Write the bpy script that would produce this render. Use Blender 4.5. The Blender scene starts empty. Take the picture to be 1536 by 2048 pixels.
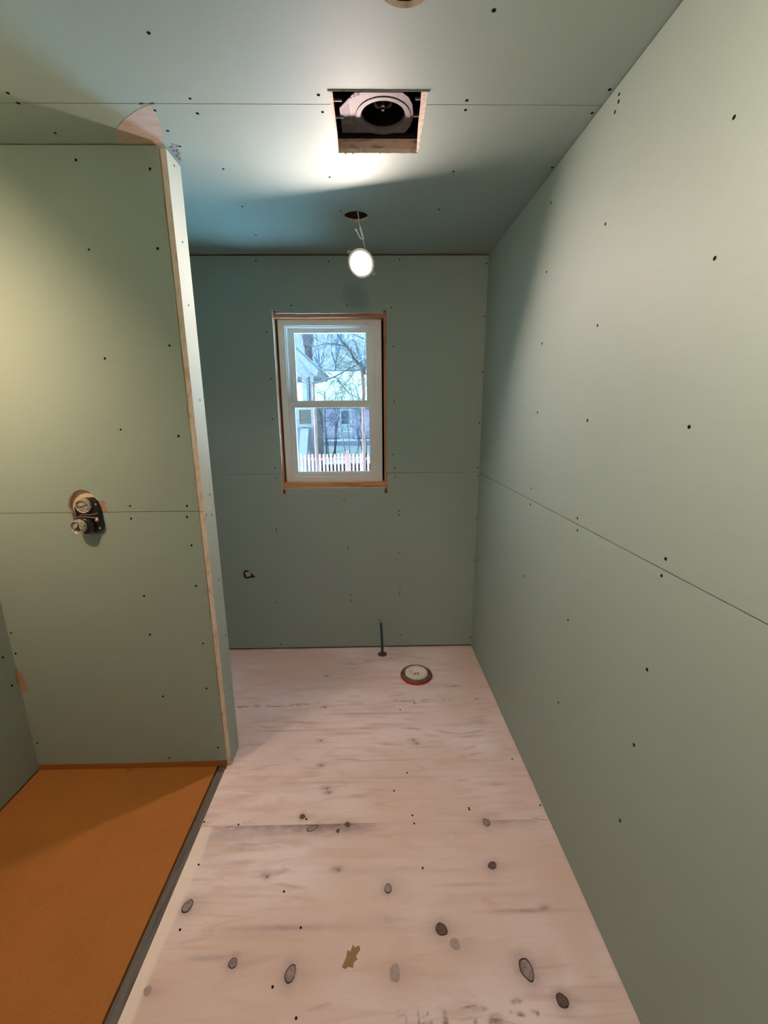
import bpy, bmesh, math, random
import numpy as np
from mathutils import Vector, Matrix
from mathutils.geometry import tessellate_polygon

SC = bpy.context.scene
COL = SC.collection
PI = math.pi

# ------------------------------------------------------------------ camera
YAW, PITCH, ROLL, ZC, FPX = 0.01596, -0.22851, -0.00731, 1.5721, 847.12
fw = Vector((math.sin(YAW) * math.cos(PITCH), math.cos(YAW) * math.cos(PITCH), math.sin(PITCH)))
rt0 = Vector((math.cos(YAW), -math.sin(YAW), 0.0))
up0 = rt0.cross(fw)
rt = rt0 * math.cos(ROLL) + up0 * math.sin(ROLL)
up = up0 * math.cos(ROLL) - rt0 * math.sin(ROLL)
cd = bpy.data.cameras.new('camera')
cam = bpy.data.objects.new('camera', cd)
COL.objects.link(cam)
cam.matrix_world = Matrix(((rt.x, up.x, -fw.x, 0), (rt.y, up.y, -fw.y, 0), (rt.z, up.z, -fw.z, ZC), (0, 0, 0, 1)))
cd.sensor_fit = 'VERTICAL'
cd.sensor_height = 24.0
cd.lens = 24.0 * FPX / 2048.0
cd.clip_start = 0.02
cd.clip_end = 300
SC.camera = cam

# ------------------------------------------------------------------ sky, light levels, exposure
SKY_STRENGTH = 1.0
SKY_COLOR = (0.60, 1.02, 1.22)
SUN_STRENGTH, SUN_COLOR = 122.0, (0.30, 0.66, 1.0)    # added daylight lamp under the overcast sky: snow bounces its blue onto the ceiling
LAMP_1, LAMP_1_COLOR = 1340.0, (1.0, 0.755, 0.68)      # hanging downlight by the window
LAMP_2, LAMP_2_COLOR = 1200.0, (1.0, 0.68, 0.43)      # hanging downlight over the shower
LAMP_3, LAMP_3_COLOR = 850.0, (1.0, 0.79, 0.61)      # unseen downlight added by the entry to brighten the right wall
w = bpy.data.worlds.new('overcast_sky')
SC.world = w
w.use_nodes = True
nt = w.node_tree
nt.nodes.clear()
wo = nt.nodes.new('ShaderNodeOutputWorld')
wb = nt.nodes.new('ShaderNodeBackground')
wb.inputs[0].default_value = (*SKY_COLOR, 1)
wb.inputs[1].default_value = SKY_STRENGTH
nt.links.new(wb.outputs[0], wo.inputs[0])
sl = bpy.data.lights.new('added_sun', 'SUN')
sl.energy = SUN_STRENGTH
sl.color = SUN_COLOR
sl.angle = 0.05
so = bpy.data.objects.new('added_sun', sl)
COL.objects.link(so)
so.rotation_euler = Vector((-0.47, -0.03, 0.88)).to_track_quat('Z', 'Y').to_euler()
SC.view_settings.view_transform = 'Standard'
SC.view_settings.look = 'None'
SC.view_settings.exposure = 0.0
SC.view_settings.gamma = 1.0
SC.view_settings.use_curve_mapping = False
SC.cycles.use_denoising = True
SC.cycles.max_bounces = 10
SC.cycles.diffuse_bounces = 7
SC.cycles.sample_clamp_indirect = 20.0

# ------------------------------------------------------------------ materials
def mat(name, base, rough=0.7, metal=0.0, var=None, emit=None, bump=None, spec=0.3, coord='Object'):
    """var: list of (scale_xyz, detail, colour, lo, hi) noise layers mixed over the base."""
    m = bpy.data.materials.new(name)
    m.use_nodes = True
    t = m.node_tree
    b = t.nodes['Principled BSDF']
    b.inputs['Roughness'].default_value = rough
    b.inputs['Metallic'].default_value = metal
    b.inputs['Specular IOR Level'].default_value = spec
    tc = t.nodes.new('ShaderNodeTexCoord')
    rgb = t.nodes.new('ShaderNodeRGB')
    rgb.outputs[0].default_value = (*base, 1)
    cur = rgb.outputs[0]
    if var is None:
        var = [((9, 9, 9), 4, tuple(c * 0.88 for c in base), 0.45, 0.75)]
    for sc, det, colr, lo, hi in var:
        mp = t.nodes.new('ShaderNodeMapping')
        mp.inputs['Scale'].default_value = sc
        t.links.new(tc.outputs[coord], mp.inputs[0])
        nz = t.nodes.new('ShaderNodeTexNoise')
        nz.inputs['Scale'].default_value = 1.0
        nz.inputs['Detail'].default_value = det
        t.links.new(mp.outputs[0], nz.inputs['Vector'])
        mr = t.nodes.new('ShaderNodeMapRange')
        mr.inputs[1].default_value = lo
        mr.inputs[2].default_value = hi
        t.links.new(nz.outputs[0], mr.inputs[0])
        mx = t.nodes.new('ShaderNodeMix')
        mx.data_type = 'RGBA'
        mx.inputs[7].default_value = (*colr, 1)
        t.links.new(mr.outputs[0], mx.inputs[0])
        t.links.new(cur, mx.inputs[6])
        cur = mx.outputs[2]
    t.links.new(cur, b.inputs['Base Color'])
    if bump:
        nz = t.nodes.new('ShaderNodeTexNoise')
        nz.inputs['Scale'].default_value = bump[0]
        nz.inputs['Detail'].default_value = 3
        t.links.new(tc.outputs[coord], nz.inputs['Vector'])
        bp = t.nodes.new('ShaderNodeBump')
        bp.inputs['Strength'].default_value = bump[1]
        bp.inputs['Distance'].default_value = bump[2]
        t.links.new(nz.outputs[0], bp.inputs['Height'])
        t.links.new(bp.outputs[0], b.inputs['Normal'])
    if emit:
        b.inputs['Emission Color'].default_value = (*emit[0], 1)
        b.inputs['Emission Strength'].default_value = emit[1]
    return m

BOARD = (0.300, 0.372, 0.335)
def board_mat(name, fib):
    return mat(name, BOARD, 0.62, var=[
        ((1.7, 1.7, 1.7), 3, (0.288, 0.358, 0.321), 0.42, 0.72),
        (fib, 5, (0.288, 0.358, 0.321), 0.48, 0.80),
        ((330, 330, 330), 2, (0.318, 0.392, 0.354), 0.55, 0.85)], bump=(260, 0.10, 0.0008), spec=0.35)
M_BOARD = board_mat('moisture_board_wall', (6, 6, 70))
M_BOARD_C = board_mat('moisture_board_ceiling', (6, 70, 6))
M_GYP = mat('gypsum_edge', (0.72, 0.61, 0.52), 0.9, var=[((60, 60, 25), 5, (0.50, 0.38, 0.28), 0.5, 0.72)], bump=(300, 0.6, 0.002))
M_CORE = mat('framing_shadow_wood', (0.16, 0.105, 0.065), 0.9, var=[((5, 5, 60), 4, (0.09, 0.06, 0.04), 0.4, 0.7)])
M_KRAFT = mat('torn_kraft_paper', (0.36, 0.235, 0.155), 0.85, var=[((22, 22, 22), 5, (0.46, 0.33, 0.25), 0.45, 0.7)])
M_GAP = mat('dark_gap', (0.012, 0.010, 0.008), 0.95)
M_SCREW = mat('black_phosphate_screw', (0.008, 0.008, 0.008), 0.95, spec=0.05)
M_LUMBER = mat('rough_lumber', (0.62, 0.285, 0.145), 0.8, var=[((60, 60, 5), 5, (0.34, 0.14, 0.06), 0.45, 0.7), ((9, 90, 90), 3, (0.52, 0.32, 0.19), 0.5, 0.75)])
M_LUMBER_H = mat('rough_lumber_horizontal', (0.62, 0.285, 0.145), 0.8, var=[((5, 60, 60), 5, (0.34, 0.14, 0.06), 0.45, 0.7), ((9, 90, 90), 3, (0.52, 0.32, 0.19), 0.5, 0.75)])
M_VINYL = mat('window_white_vinyl', (0.78, 0.77, 0.75), 0.35, var=[((4, 4, 4), 2, (0.74, 0.73, 0.71), 0.5, 0.7)], spec=0.5)
M_ORANGE = mat('orange_membrane_fleece', (0.335, 0.126, 0.026), 0.8, var=[((3, 3, 3), 3, (0.29, 0.105, 0.022), 0.42, 0.7), ((240, 240, 240), 2, (0.39, 0.155, 0.036), 0.5, 0.8)], bump=(420, 0.35, 0.001))
M_STRIP = mat('grey_edge_strip', (0.125, 0.115, 0.110), 0.6, var=[((70, 6, 20), 4, (0.075, 0.065, 0.06), 0.45, 0.7)])
M_WHITE = mat('white_plastic', (0.80, 0.79, 0.76), 0.4, var=[((20, 20, 20), 2, (0.74, 0.73, 0.70), 0.5, 0.7)])
M_BLACKP = mat('black_plastic', (0.012, 0.011, 0.012), 0.28, spec=0.5)
M_GALV = mat('galvanised_steel', (0.200, 0.175, 0.195), 0.6, 0.0, var=[((30, 30, 30), 4, (0.165, 0.140, 0.155), 0.4, 0.7)])
M_DARKM = mat('dark_painted_steel', (0.030, 0.026, 0.028), 0.4, 0.4)
M_CHROME = mat('bright_steel', (0.75, 0.74, 0.73), 0.18, 1.0)
M_INK = mat('label_ink', (0.06, 0.05, 0.06), 0.7)
M_LABEL = mat('label_paper', (0.225, 0.20, 0.225), 0.6)
M_WIRE = mat('white_cable_sheath', (0.72, 0.67, 0.60), 0.5)

# ------------------------------------------------------------------ helpers
def tag(o, label=None, cat=None, group=None, kind=None):
    if label: o['label'] = label
    if cat: o['category'] = cat
    if group: o['group'] = group
    if kind: o['kind'] = kind
    return o

def link(name, me, mats=(), parent=None):
    o = bpy.data.objects.new(name, me)
    for m in mats:
        me.materials.append(m)
    COL.objects.link(o)
    if parent is not None:
        o.parent = parent
    return o

def empty(name, loc, label, cat, group=None):
    o = bpy.data.objects.new(name, None)
    o.empty_display_size = 0.05
    o.location = loc
    COL.objects.link(o)
    return tag(o, label, cat, group)

class MB:
    """collects faces; one MB becomes one mesh object"""
    def __init__(s):
        s.v, s.f, s.m = [], [], []
    def add(s, vs, fs, mi=0):
        k = len(s.v)
        s.v += [tuple(v) for v in vs]
        s.f += [tuple(i + k for i in f) for f in fs]
        s.m += [mi] * len(fs)
    def box(s, a, b, mi=0, T=None):
        (x0, y0, z0), (x1, y1, z1) = a, b
        vs = [Vector(q) for q in ((x0, y0, z0), (x1, y0, z0), (x1, y1, z0), (x0, y1, z0), (x0, y0, z1), (x1, y0, z1), (x1, y1, z1), (x0, y1, z1))]
        if T: vs = [T(v) for v in vs]
        s.add(vs, [(0, 3, 2, 1), (4, 5, 6, 7), (0, 1, 5, 4), (1, 2, 6, 5), (2, 3, 7, 6), (3, 0, 4, 7)], mi)
        return s
    def beam(s, p0, p1, wx, wy, mi=0):
        p0, p1 = Vector(p0), Vector(p1)
        d = (p1 - p0).normalized()
        a = d.cross(Vector((0, 1, 0)))
        a = a.normalized() if a.length > 1e-4 else Vector((1, 0, 0))
        b = d.cross(a)
        vs = [p + a * sx * wx / 2 + b * sy * wy / 2 for p in (p0, p1) for sx, sy in ((-1, -1), (1, -1), (1, 1), (-1, 1))]
        s.add(vs, [(0, 1, 2, 3), (4, 7, 6, 5), (0, 4, 5, 1), (1, 5, 6, 2), (2, 6, 7, 3), (3, 7, 4, 0)], mi)
        return s
    def tube(s, pts, rad, n=8, mi=0, caps=True):
        pts = [Vector(p) for p in pts]
        rs = rad if isinstance(rad, (list, tuple)) else [rad] * len(pts)
        ref = Vector((0.31, 0.93, 0.2)).normalized()
        vs = []
        for i, p in enumerate(pts):
            d = (pts[min(i + 1, len(pts) - 1)] - pts[max(i - 1, 0)])
            d = d.normalized() if d.length > 1e-9 else Vector((0, 0, 1))
            a = d.cross(ref)
            a = a.normalized() if a.length > 1e-3 else d.orthogonal().normalized()
            b = d.cross(a)
            vs += [p + (a * math.cos(2 * PI * k / n) + b * math.sin(2 * PI * k / n)) * rs[i] for k in range(n)]
        fs = []
        for i in range(len(pts) - 1):
            for k in range(n):
                fs.append((i * n + k, i * n + (k + 1) % n, (i + 1) * n + (k + 1) % n, (i + 1) * n + k))
        if caps:
            fs.append(tuple(range(n - 1, -1, -1)))
            fs.append(tuple((len(pts) - 1) * n + k for k in range(n)))
        s.add(vs, fs, mi)
        return s
    def lathe(s, prof, n=40, mi=0, c=(0, 0, 0), wob=None):
        """prof: (r, z) points; axis +z"""
        vs, fs = [], []
        rings = []
        for r, z in prof:
            if r < 1e-6:
                rings.append([len(vs)]); vs.append((c[0], c[1], c[2] + z))
            else:
                ring = []
                for k in range(n):
                    a = 2 * PI * k / n
                    q = r * (1 + (wob(a) if wob else 0))
                    ring.append(len(vs)); vs.append((c[0] + q * math.cos(a), c[1] + q * math.sin(a), c[2] + z))
                rings.append(ring)
        for A, B in zip(rings, rings[1:]):
            for k in range(n):
                k2 = (k + 1) % n
                if len(A) == 1 and len(B) == 1: continue
                if len(A) == 1: fs.append((A[0], B[k], B[k2]))
                elif len(B) == 1: fs.append((A[k], B[0], A[k2]))
                else: fs.append((A[k], B[k], B[k2], A[k2]))
        s.add(vs, fs, mi)
        return s
    def slab(s, outer, holes, P, d0, d1, mf=0, ms=1, mb=1):
        """flat slab with holes: loops of (u, v); P(u, v, d) gives the place; d0 = room side"""
        loops = [outer] + list(holes)
        tri = tessellate_polygon([[Vector((u, v, 0)) for u, v in L] for L in loops])
        flat = [q for L in loops for q in L]
        n = len(flat)
        s.add([P(u, v, d0) for u, v in flat], [tuple(t) for t in tri], mf)
        s.add([P(u, v, d1) for u, v in flat], [tuple(t) for t in tri], mb)
        vs = [P(u, v, d0) for u, v in flat] + [P(u, v, d1) for u, v in flat]
        fs, k = [], 0
        for L in loops:
            m = len(L)
            for i in range(m):
                j = (i + 1) % m
                fs.append((k + i, k + j, n + k + j, n + k + i))
            k += m
        s.add(vs, fs, ms)
        return s
    def build(s, name, mats, parent=None, smooth=False, bevel=0.0, M=None):
        me = bpy.data.meshes.new(name)
        me.from_pydata(s.v, [], s.f)
        me.update()
        for p, mi in zip(me.polygons, s.m):
            p.material_index = mi
        bm = bmesh.new()
        bm.from_mesh(me)
        if not name.startswith(('wall', 'ceiling')):
            bmesh.ops.remove_doubles(bm, verts=bm.verts, dist=1e-6)
        bmesh.ops.recalc_face_normals(bm, faces=bm.faces)
        if bevel:
            es = [e for e in bm.edges if len(e.link_faces) == 2 and e.calc_face_angle(0) > 0.6]
            bmesh.ops.bevel(bm, geom=es, offset=bevel, segments=2, affect='EDGES', profile=0.5)
        bm.to_mesh(me)
        bm.free()
        if smooth:
            me.polygons.foreach_set('use_smooth', [True] * len(me.polygons))
            try: me.set_sharp_from_angle(angle=0.7)
            except Exception: pass
        if M is not None:
            me.transform(M)
        return link(name, me, mats if isinstance(mats, (list, tuple)) else [mats], parent)

def rect(u0, v0, u1, v1):
    return [(u0, v0), (u1, v0), (u1, v1), (u0, v1)]
def circ(u, v, r, n=36, wob=0.0, seed=0):
    rg = random.Random(seed)
    return [(u + r * (1 + rg.uniform(-wob, wob)) * math.cos(2 * PI * k / n), v + r * (1 + rg.uniform(-wob, wob)) * math.sin(2 * PI * k / n)) for k in range(n)]

# ------------------------------------------------------------------ the room: slightly out-of-square planes
H = 2.44
TB = 0.0127
def XR(y, z): return 0.6403 + 0.0026 * z / H + 0.02152 * (2.5 - y)
def YB(z): return 2.6325 - 0.0073 * z / H
def YS(z): return 1.6470 - 0.0054 * z / H
XE = -0.6835
XL = -1.5576
YF = -0.90
TH = 0.107
P_right = lambda u, v, d: (XR(u, v) + d, u, v)
P_back = lambda u, v, d: (u, YB(v) + d, v)
P_shower = lambda u, v, d: (u, YS(v) + d, v)
P_left = lambda u, v, d: (XL - d, u, v)
P_front = lambda u, v, d: (u, YF - d, v)
P_end = lambda u, v, d: (XE - d, YS(v) + u, v)
P_ceil = lambda u, v, d: (u, v, H + d)

def wavy(u0, v0, u1, v1, n, amp, seed):
    rg = random.Random(seed)
    out = []
    for k in range(n):
        t = k / n
        j = rg.uniform(-amp, amp) if k else 0
        du, dv = u1 - u0, v1 - v0
        L = math.hypot(du, dv) or 1
        out.append((u0 + du * t - dv / L * j, v0 + dv * t + du / L * j))
    return out

# floor plywood ------------------------------------------------------------
M_FLOOR = bpy.data.materials.new('plywood_subfloor')
M_FLOOR.use_nodes = True
t = M_FLOOR.node_tree
N = t.nodes.new
Lk = t.links.new
bsdf = t.nodes['Principled BSDF']
bsdf.inputs['Roughness'].default_value = 0.72
bsdf.inputs['Specular IOR Level'].default_value = 0.25
tc = N('ShaderNodeTexCoord')
def fnoise(scale, detail, lo, hi, dist=0.0, loc=(0, 0, 0)):
    mp = N('ShaderNodeMapping'); mp.inputs['Scale'].default_value = scale; mp.inputs['Location'].default_value = loc
    Lk(tc.outputs['Object'], mp.inputs[0])
    nz = N('ShaderNodeTexNoise'); nz.inputs['Scale'].default_value = 1; nz.inputs['Detail'].default_value = detail
    nz.inputs['Distortion'].default_value = dist
    Lk(mp.outputs[0], nz.inputs['Vector'])
    mr = N('ShaderNodeMapRange'); mr.inputs[1].default_value = lo; mr.inputs[2].default_value = hi
    Lk(nz.outputs[0], mr.inputs[0])
    return mr.outputs[0]
def fmix(a, fac, colr, amount=1.0):
    mx = N('ShaderNodeMix'); mx.data_type = 'RGBA'
    ml = N('ShaderNodeMath'); ml.operation = 'MULTIPLY'; ml.inputs[1].default_value = amount
    Lk(fac, ml.inputs[0]); Lk(ml.outputs[0], mx.inputs[0]); Lk(a, mx.inputs[6])
    mx.inputs[7].default_value = (*colr, 1)
    return mx.outputs[2]
r0 = N('ShaderNodeRGB'); r0.outputs[0].default_value = (0.725, 0.605, 0.605, 1)
c = r0.outputs[0]
c = fmix(c, fnoise((1.6, 3.0, 1), 3, 0.40, 0.68), (0.600, 0.465, 0.430), 0.8)
c = fmix(c, fnoise((1.2, 2.2, 1), 2, 0.48, 0.72, 0, (5, 3, 0)), (0.750, 0.665, 0.685), 0.9)
c = fmix(c, fnoise((3.0, 17, 1), 5, 0.50, 0.74, 1.2), (0.520, 0.345, 0.295), 0.62)
c = fmix(c, fnoise((2.2, 11, 1), 6, 0.60, 0.70, 2.2, (2, 7, 0)), (0.430, 0.270, 0.220), 0.62)
c = fmix(c, fnoise((2.0, 9, 1), 4, 0.58, 0.76, 0.8, (9, 1, 0)), (0.430, 0.365, 0.390), 0.50)
c = fmix(c, fnoise((26, 170, 1), 3, 0.52, 0.80), (0.500, 0.395, 0.355), 0.24)
c = fmix(c, fnoise((210, 26, 1), 2, 0.56, 0.80), (0.520, 0.420, 0.380), 0.16)
at = N('ShaderNodeVertexColor'); at.layer_name = 'stain'
sp = N('ShaderNodeSeparateColor'); Lk(at.outputs[0], sp.inputs[0])
nzb = fnoise((40, 90, 1), 4, 0.25, 0.60)
def mul(a, b):
    m_ = N('ShaderNodeMath'); m_.operation = 'MULTIPLY'; Lk(a, m_.inputs[0]); Lk(b, m_.inputs[1]); return m_.outputs[0]
c = fmix(c, sp.outputs[1], (0.480, 0.320, 0.200), 0.85)
c = fmix(c, fnoise((1.1, 1.3, 1), 2, 0.50, 0.66, 0.4, (3, 11, 0)), (0.600, 0.450, 0.390), 0.7)
c = fmix(c, mul(sp.outputs[0], fnoise((22, 48, 1), 4, -0.05, 0.70)), (0.170, 0.125, 0.145), 1.0)
c = fmix(c, mul(sp.outputs[2], nzb), (0.040, 0.032, 0.028), 1.0)
c = fmix(c, at.outputs[1], (0.780, 0.680, 0.610), 1.0)
Lk(c, bsdf.inputs['Base Color'])
bpn = N('ShaderNodeBump'); bpn.inputs['Strength'].default_value = 0.25; bpn.inputs['Distance'].default_value = 0.002
Lk(fnoise((8, 120, 1), 4, 0.2, 0.8), bpn.inputs['Height']); Lk(bpn.outputs[0], bsdf.inputs['Normal'])

KNOTS = [  # x, y, rx, ry, rotation, darkness, haloed
    (-0.314, 1.384, .012, .013, .2, 'd'), (-0.268, 1.332, .026, .013, .45, 'l'), (-0.131, 1.345, .013, .012, 0, 'd'),
    (-0.166, 1.320, .009, .009, 0, 'd'), (0.416, 1.341, .016, .019, 0, 'l'), (0.396, 1.178, .018, .016, .5, 'd'),
    (0.022, 1.112, .014, .019, -.3, 'l'), (-0.638, 1.074, .019, .024, -.5, 'l'), (0.186, 0.992, .021, .022, .2, 'd'),
    (0.221, 0.953, .018, .018, 0, 'f'), (-0.439, 0.921, .014, .017, .1, 'l'), (-0.265, 0.893, .017, .028, -.1, 'l'),
    (0.418, 0.887, .023, .033, .35, 'l'), (0.492, 0.820, .018, .021, .3, 'd'), (-0.658, 0.864, .014, .014, 0, 'f'),
    (0.036, 0.889, .017, .026, 0, 'f')]
SMALL = [(-0.297, 1.792), (-0.274, 1.638), (-0.328, 2.318), (-0.305, 2.035), (-0.235, 1.515), (-0.222, 1.495), (0.162, 1.780), (0.175, 1.760), (-0.157, 1.179), (-0.404, 1.163)]
NAILS = [(0.058, 1.493), (0.127, 1.378), (0.131, 1.343), (-0.296, 1.372), (0.121, 1.585), (0.112, 2.000), (0.36, 1.405), (0.361, 1.398), (0.655, 1.41), (-0.560, 1.355), (-0.655, 1.205), (-0.633, 1.008), (-0.330, 1.110), (0.147, 1.175), (-0.310, 0.865), (-0.255, 1.005), (-0.70, 1.37), (0.615, 1.65), (-0.232, 0.80)]

def add_floor_sheet(y0, y1, z, step, x0=-0.705):
    x1 = 0.74
    nx = int((x1 - x0) / step) + 1
    ny = int((y1 - y0) / step) + 1
    xs = np.linspace(x0, x1, nx)
    ys = np.linspace(y0, y1, ny)
    X, Y = np.meshgrid(xs, ys)
    st = np.zeros((ny, nx, 4), dtype=np.float32)
    def blob(ch, x, y, rx, ry, a, rot=0.0, p=1.0):
        dx, dy = X - x, Y - y
        u = dx * math.cos(rot) + dy * math.sin(rot)
        v = -dx * math.sin(rot) + dy * math.cos(rot)
        g = np.exp(-((u / rx) ** 2 + (v / ry) ** 2) ** p) * a
        st[..., ch] = np.maximum(st[..., ch], g)
    for kx, ky, rx, ry, ro, kd in KNOTS:
        blob(0, kx, ky, rx * 1.5, ry * 1.35, .75 if kd != 'f' else .30, ro)
        blob(0, kx + .012, ky - .004, rx * 2.6, ry * 1.2, .30, .1)
        blob(1, kx + .02, ky - .004, rx * 4.5, ry * 1.5, .35, 0.05)
    for sx, sy in SMALL:
        blob(0, sx, sy, .022, .012, .75)
        blob(0, sx + .004, sy - .006, .007, .005, 1.0)
        blob(2, sx + .006, sy - .003, .0045, .004, .9)
    # dark mineral stain on the near side of the sheet joint
    if y1 < 1.5:
        tt = np.clip((y1 - Y) / .075, 0, 1)
        band = (1 - tt) ** 1.6 * np.exp(-((X + .22) / .20) ** 4) * 1.25
        band2 = (1 - tt) ** 1.3 * np.exp(-((X + .42) / .26) ** 4) * .80
        band3 = (1 - np.clip((y1 - Y) / .05, 0, 1)) ** 1.5 * np.exp(-((X - .50) / .13) ** 4) * .65
        st[..., 0] = np.maximum(st[..., 0], np.maximum(band, np.maximum(band2, band3)))
        # pale untouched strip along the shower edge
        pale = 1 / (1 + np.exp((X + .662 + .006 * np.sin(Y * 9)) / .0022))
        st[..., 3] = pale * .75
        for q in ((-.36, .985, .15, .010, .8), (-.30, .978, .10, .016, .6), (-.12, .992, .05, .016, .5), (.06, .958, .035, .030, .45), (.40, 1.085, .14, .007, .6), (.44, 1.040, .10, .006, .7), (.24, 1.165, .09, .006, .5),
                  (-.45, 1.125, .10, .008, .35), (-.52, 1.255, .12, .008, .6), (-.60, 1.20, .05, .012, .4), (-.30, 1.06, .12, .005, .35), (.50, 1.18, .08, .02, .45), (.50, .90, .05, .05, .4), (.30, 1.30, .2, .006, .5), (-.05, 1.22, .12, .005, .35), (.12, .88, .09, .012, .3)):
            blob(1, *q)
        blob(1, .60, .95, .07, .30, .45); blob(1, .56, 1.20, .10, .06, .35); blob(1, .59, .72, .09, .1, .6)
        for q in ((-.30, 1.005, .17, .010, .5), (-.52, .935, .06, .008, .5), (.46, 1.035, .13, .006, .6), (.30, 1.118, .10, .006, .35), (.02, 1.02, .05, .02, .3), (.53, 1.04, .02, .012, .7), (-.52, 1.27, .07, .010, .4), (-.50, 1.21, .04, .006, .3)):
            blob(0, *q)
        # smudged mill stamp (illegible in the photograph)
        rg = random.Random(5)
        for x, y, wx, wy, a in ((.095, .790, .003, .020, .7), (.108, .795, .014, .003, .6), (.112, .783, .012, .003, .7), (.120, .800, .003, .008, .6), (.128, .778, .005, .010, .9),
                                (.167, .795, .007, .014, .8), (.165, .783, .010, .005, .9), (.172, .770, .007, .012, .7), (.232, .812, .028, .0035, .75), (.262, .807, .022, .006, .8),
                                (.222, .790, .020, .003, .35), (.245, .783, .006, .008, .6), (.300, .786, .020, .010, .75), (.285, .782, .006, .006, .7), (.366, .821, .016, .006, .9),
                                (.345, .800, .006, .003, .5), (.370, .795, .014, .005, .95), (.408, .799, .010, .004, .5), (.416, .795, .005, .006, .9), (.05, .80, .014, .003, .45), (.062, .790, .003, .010, .35), (-.28, .768, .05, .006, .5)):
            blob(2, x, y, wx, wy, a * .8, rg.uniform(-.15, .15), 2.0)
    else:
        for q in ((-.02, 1.47, .09, .010, .55), (-.30, 1.545, .18, .006, .5), (.10, 1.562, .20, .005, .45), (.05, 1.655, .22, .005, .4), (-.10, 1.975, .22, .007, .5), (-.48, 1.86, .18, .006, .6), (.40, 1.88, .10, .012, .5), (-.50, 1.42, .10, .012, .5), (-.40, 1.50, .08, .006, .4), (.30, 1.45, .16, .006, .4), (-.2, 2.2, .3, .012, .35), (.05, 2.35, .2, .01, .3)):
            blob(1, *q)
        blob(1, .60, 2.35, .16, .45, .55); blob(1, .45, 2.05, .12, .12, .35); blob(1, .60, 1.7, .08, .3, .35)
        blob(0, -.55, 1.95, .35, .35, .16); blob(0, -.45, 2.3, .35, .2, .14)
        for q in ((-.10, 1.98, .22, .006, .35), (-.45, 1.86, .20, .006, .35), (-.55, 1.93, .12, .005, .3), (.16, 1.86, .05, .006, .55), (.22, 1.735, .08, .006, .4), (.08, 2.50, .03, .006, .5), (.15, 2.47, .04, .004, .3),
                  (-.08, 2.47, .015, .014, .55), (-.05, 2.47, .006, .012, .6), (-.24, 2.46, .06, .004, .35), (.27, 2.49, .02, .004, .8), (.45, 2.43, .04, .005, .4), (.45, 2.20, .02, .008, .5), (.55, 2.08, .01, .008, .9),
                  (.50, 1.90, .06, .02, .35), (-.02, 1.50, .05, .008, .3), (-.10, 1.47, .03, .008, .45), (.48, 1.52, .06, .012, .35), (-.22, 1.54, .16, .004, .35), (.10, 1.56, .22, .004, .25), (.03, 1.66, .25, .004, .2)):
            blob(0, *q)
        rg = random.Random(9)
        # thin printed lines of the grade stamp, faded
        for k in range(7):
            blob(2, -.785 + k * .0095, 2.050 + rg.uniform(-.004, .004), .0040, .0075, .85, rg.uniform(-.7, .7), 2)
        for x0_, x1_, y_, a in ((-.700, -.655, 2.056, .8), (-.700, -.650, 2.043, .8), (-.640, -.555, 2.046, 1.0), (-.600, -.520, 2.047, 1.0), (-.645, -.600, 2.058, .45), (-.58, -.53, 2.058, .35), (-.515, -.470, 2.049, .9), (-.462, -.445, 2.050, .9), (-.50, -.385, 2.062, .6), (-.42, -.385, 2.055, .5), (-.46, -.43, 2.06, .7)):
            blob(2, (x0_ + x1_) / 2, y_, (x1_ - x0_) / 2, .0032, a, 0, 4)
        for x, y, wx, wy, a, ro in ((.045, 2.064, .055, .004, .35, .12), (.09, 2.072, .012, .009, .35, 0), (.115, 2.070, .008, .008, .3, 0)):
            blob(2, x, y, wx, wy, a, ro)
        for k in range(5):
            blob(2, .128 + k * .011, 2.070 + rg.uniform(-.002, .003), .0050, .010, .55, rg.uniform(-.5, .5), 2)
        blob(2, .192, 2.066, .0085, .026, .55, .18, 3)
        for x0_, x1_, y_, a in ((.222, .300, 2.082, .85), (.228, .275, 2.070, .6), (.285, .320, 2.072, .4), (.350, .378, 2.083, .7), (.350, .372, 2.072, .6), (.385, .402, 2.073, .85)):
            blob(2, (x0_ + x1_) / 2, y_, (x1_ - x0_) / 2, .0030, a, 0, 4)
    vs = np.stack([X, Y, np.full_like(X, z)], -1).reshape(-1, 3)
    idx = np.arange(nx * ny).reshape(ny, nx)
    q = np.stack([idx[:-1, :-1], idx[:-1, 1:], idx[1:, 1:], idx[1:, :-1]], -1).reshape(-1, 4)
    return vs, q, st.reshape(-1, 4)

va, qa, sa = add_floor_sheet(0.60, 1.349, 0.0, 0.003)
vb, qb, sb = add_floor_sheet(1.3496, 2.70, -0.0002, 0.003, -1.57)
# behind the shower partition the sheet carries on; under the shower it stops at the curb line
vc, qc, sc_ = add_floor_sheet(-0.95, 0.60, 0.0, 0.05)
V = np.concatenate([va, vb, vc]); n1, n2 = len(va), len(vb)
keep = ~((vb[qb][:, :, 0].mean(1) < -0.705) & (vb[qb][:, :, 1].mean(1) < 1.668))
Q = np.concatenate([qa, qb[keep] + n1, qc + n1 + n2])
S = np.concatenate([sa, sb, sc_])
me = bpy.data.meshes.new('floor')
me.vertices.add(len(V)); me.vertices.foreach_set('co', V.astype(np.float32).ravel())
me.loops.add(len(Q) * 4); me.loops.foreach_set('vertex_index', Q.astype(np.int32).ravel())
me.polygons.add(len(Q)); me.polygons.foreach_set('loop_start', np.arange(0, len(Q) * 4, 4, dtype=np.int32))
me.update(calc_edges=True)
ca = me.color_attributes.new('stain', 'FLOAT_COLOR', 'POINT')
ca.data.foreach_set('color', S.astype(np.float32).ravel())
me.validate()
floor = tag(link('floor', me, [M_FLOOR]), kind='structure')
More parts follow.
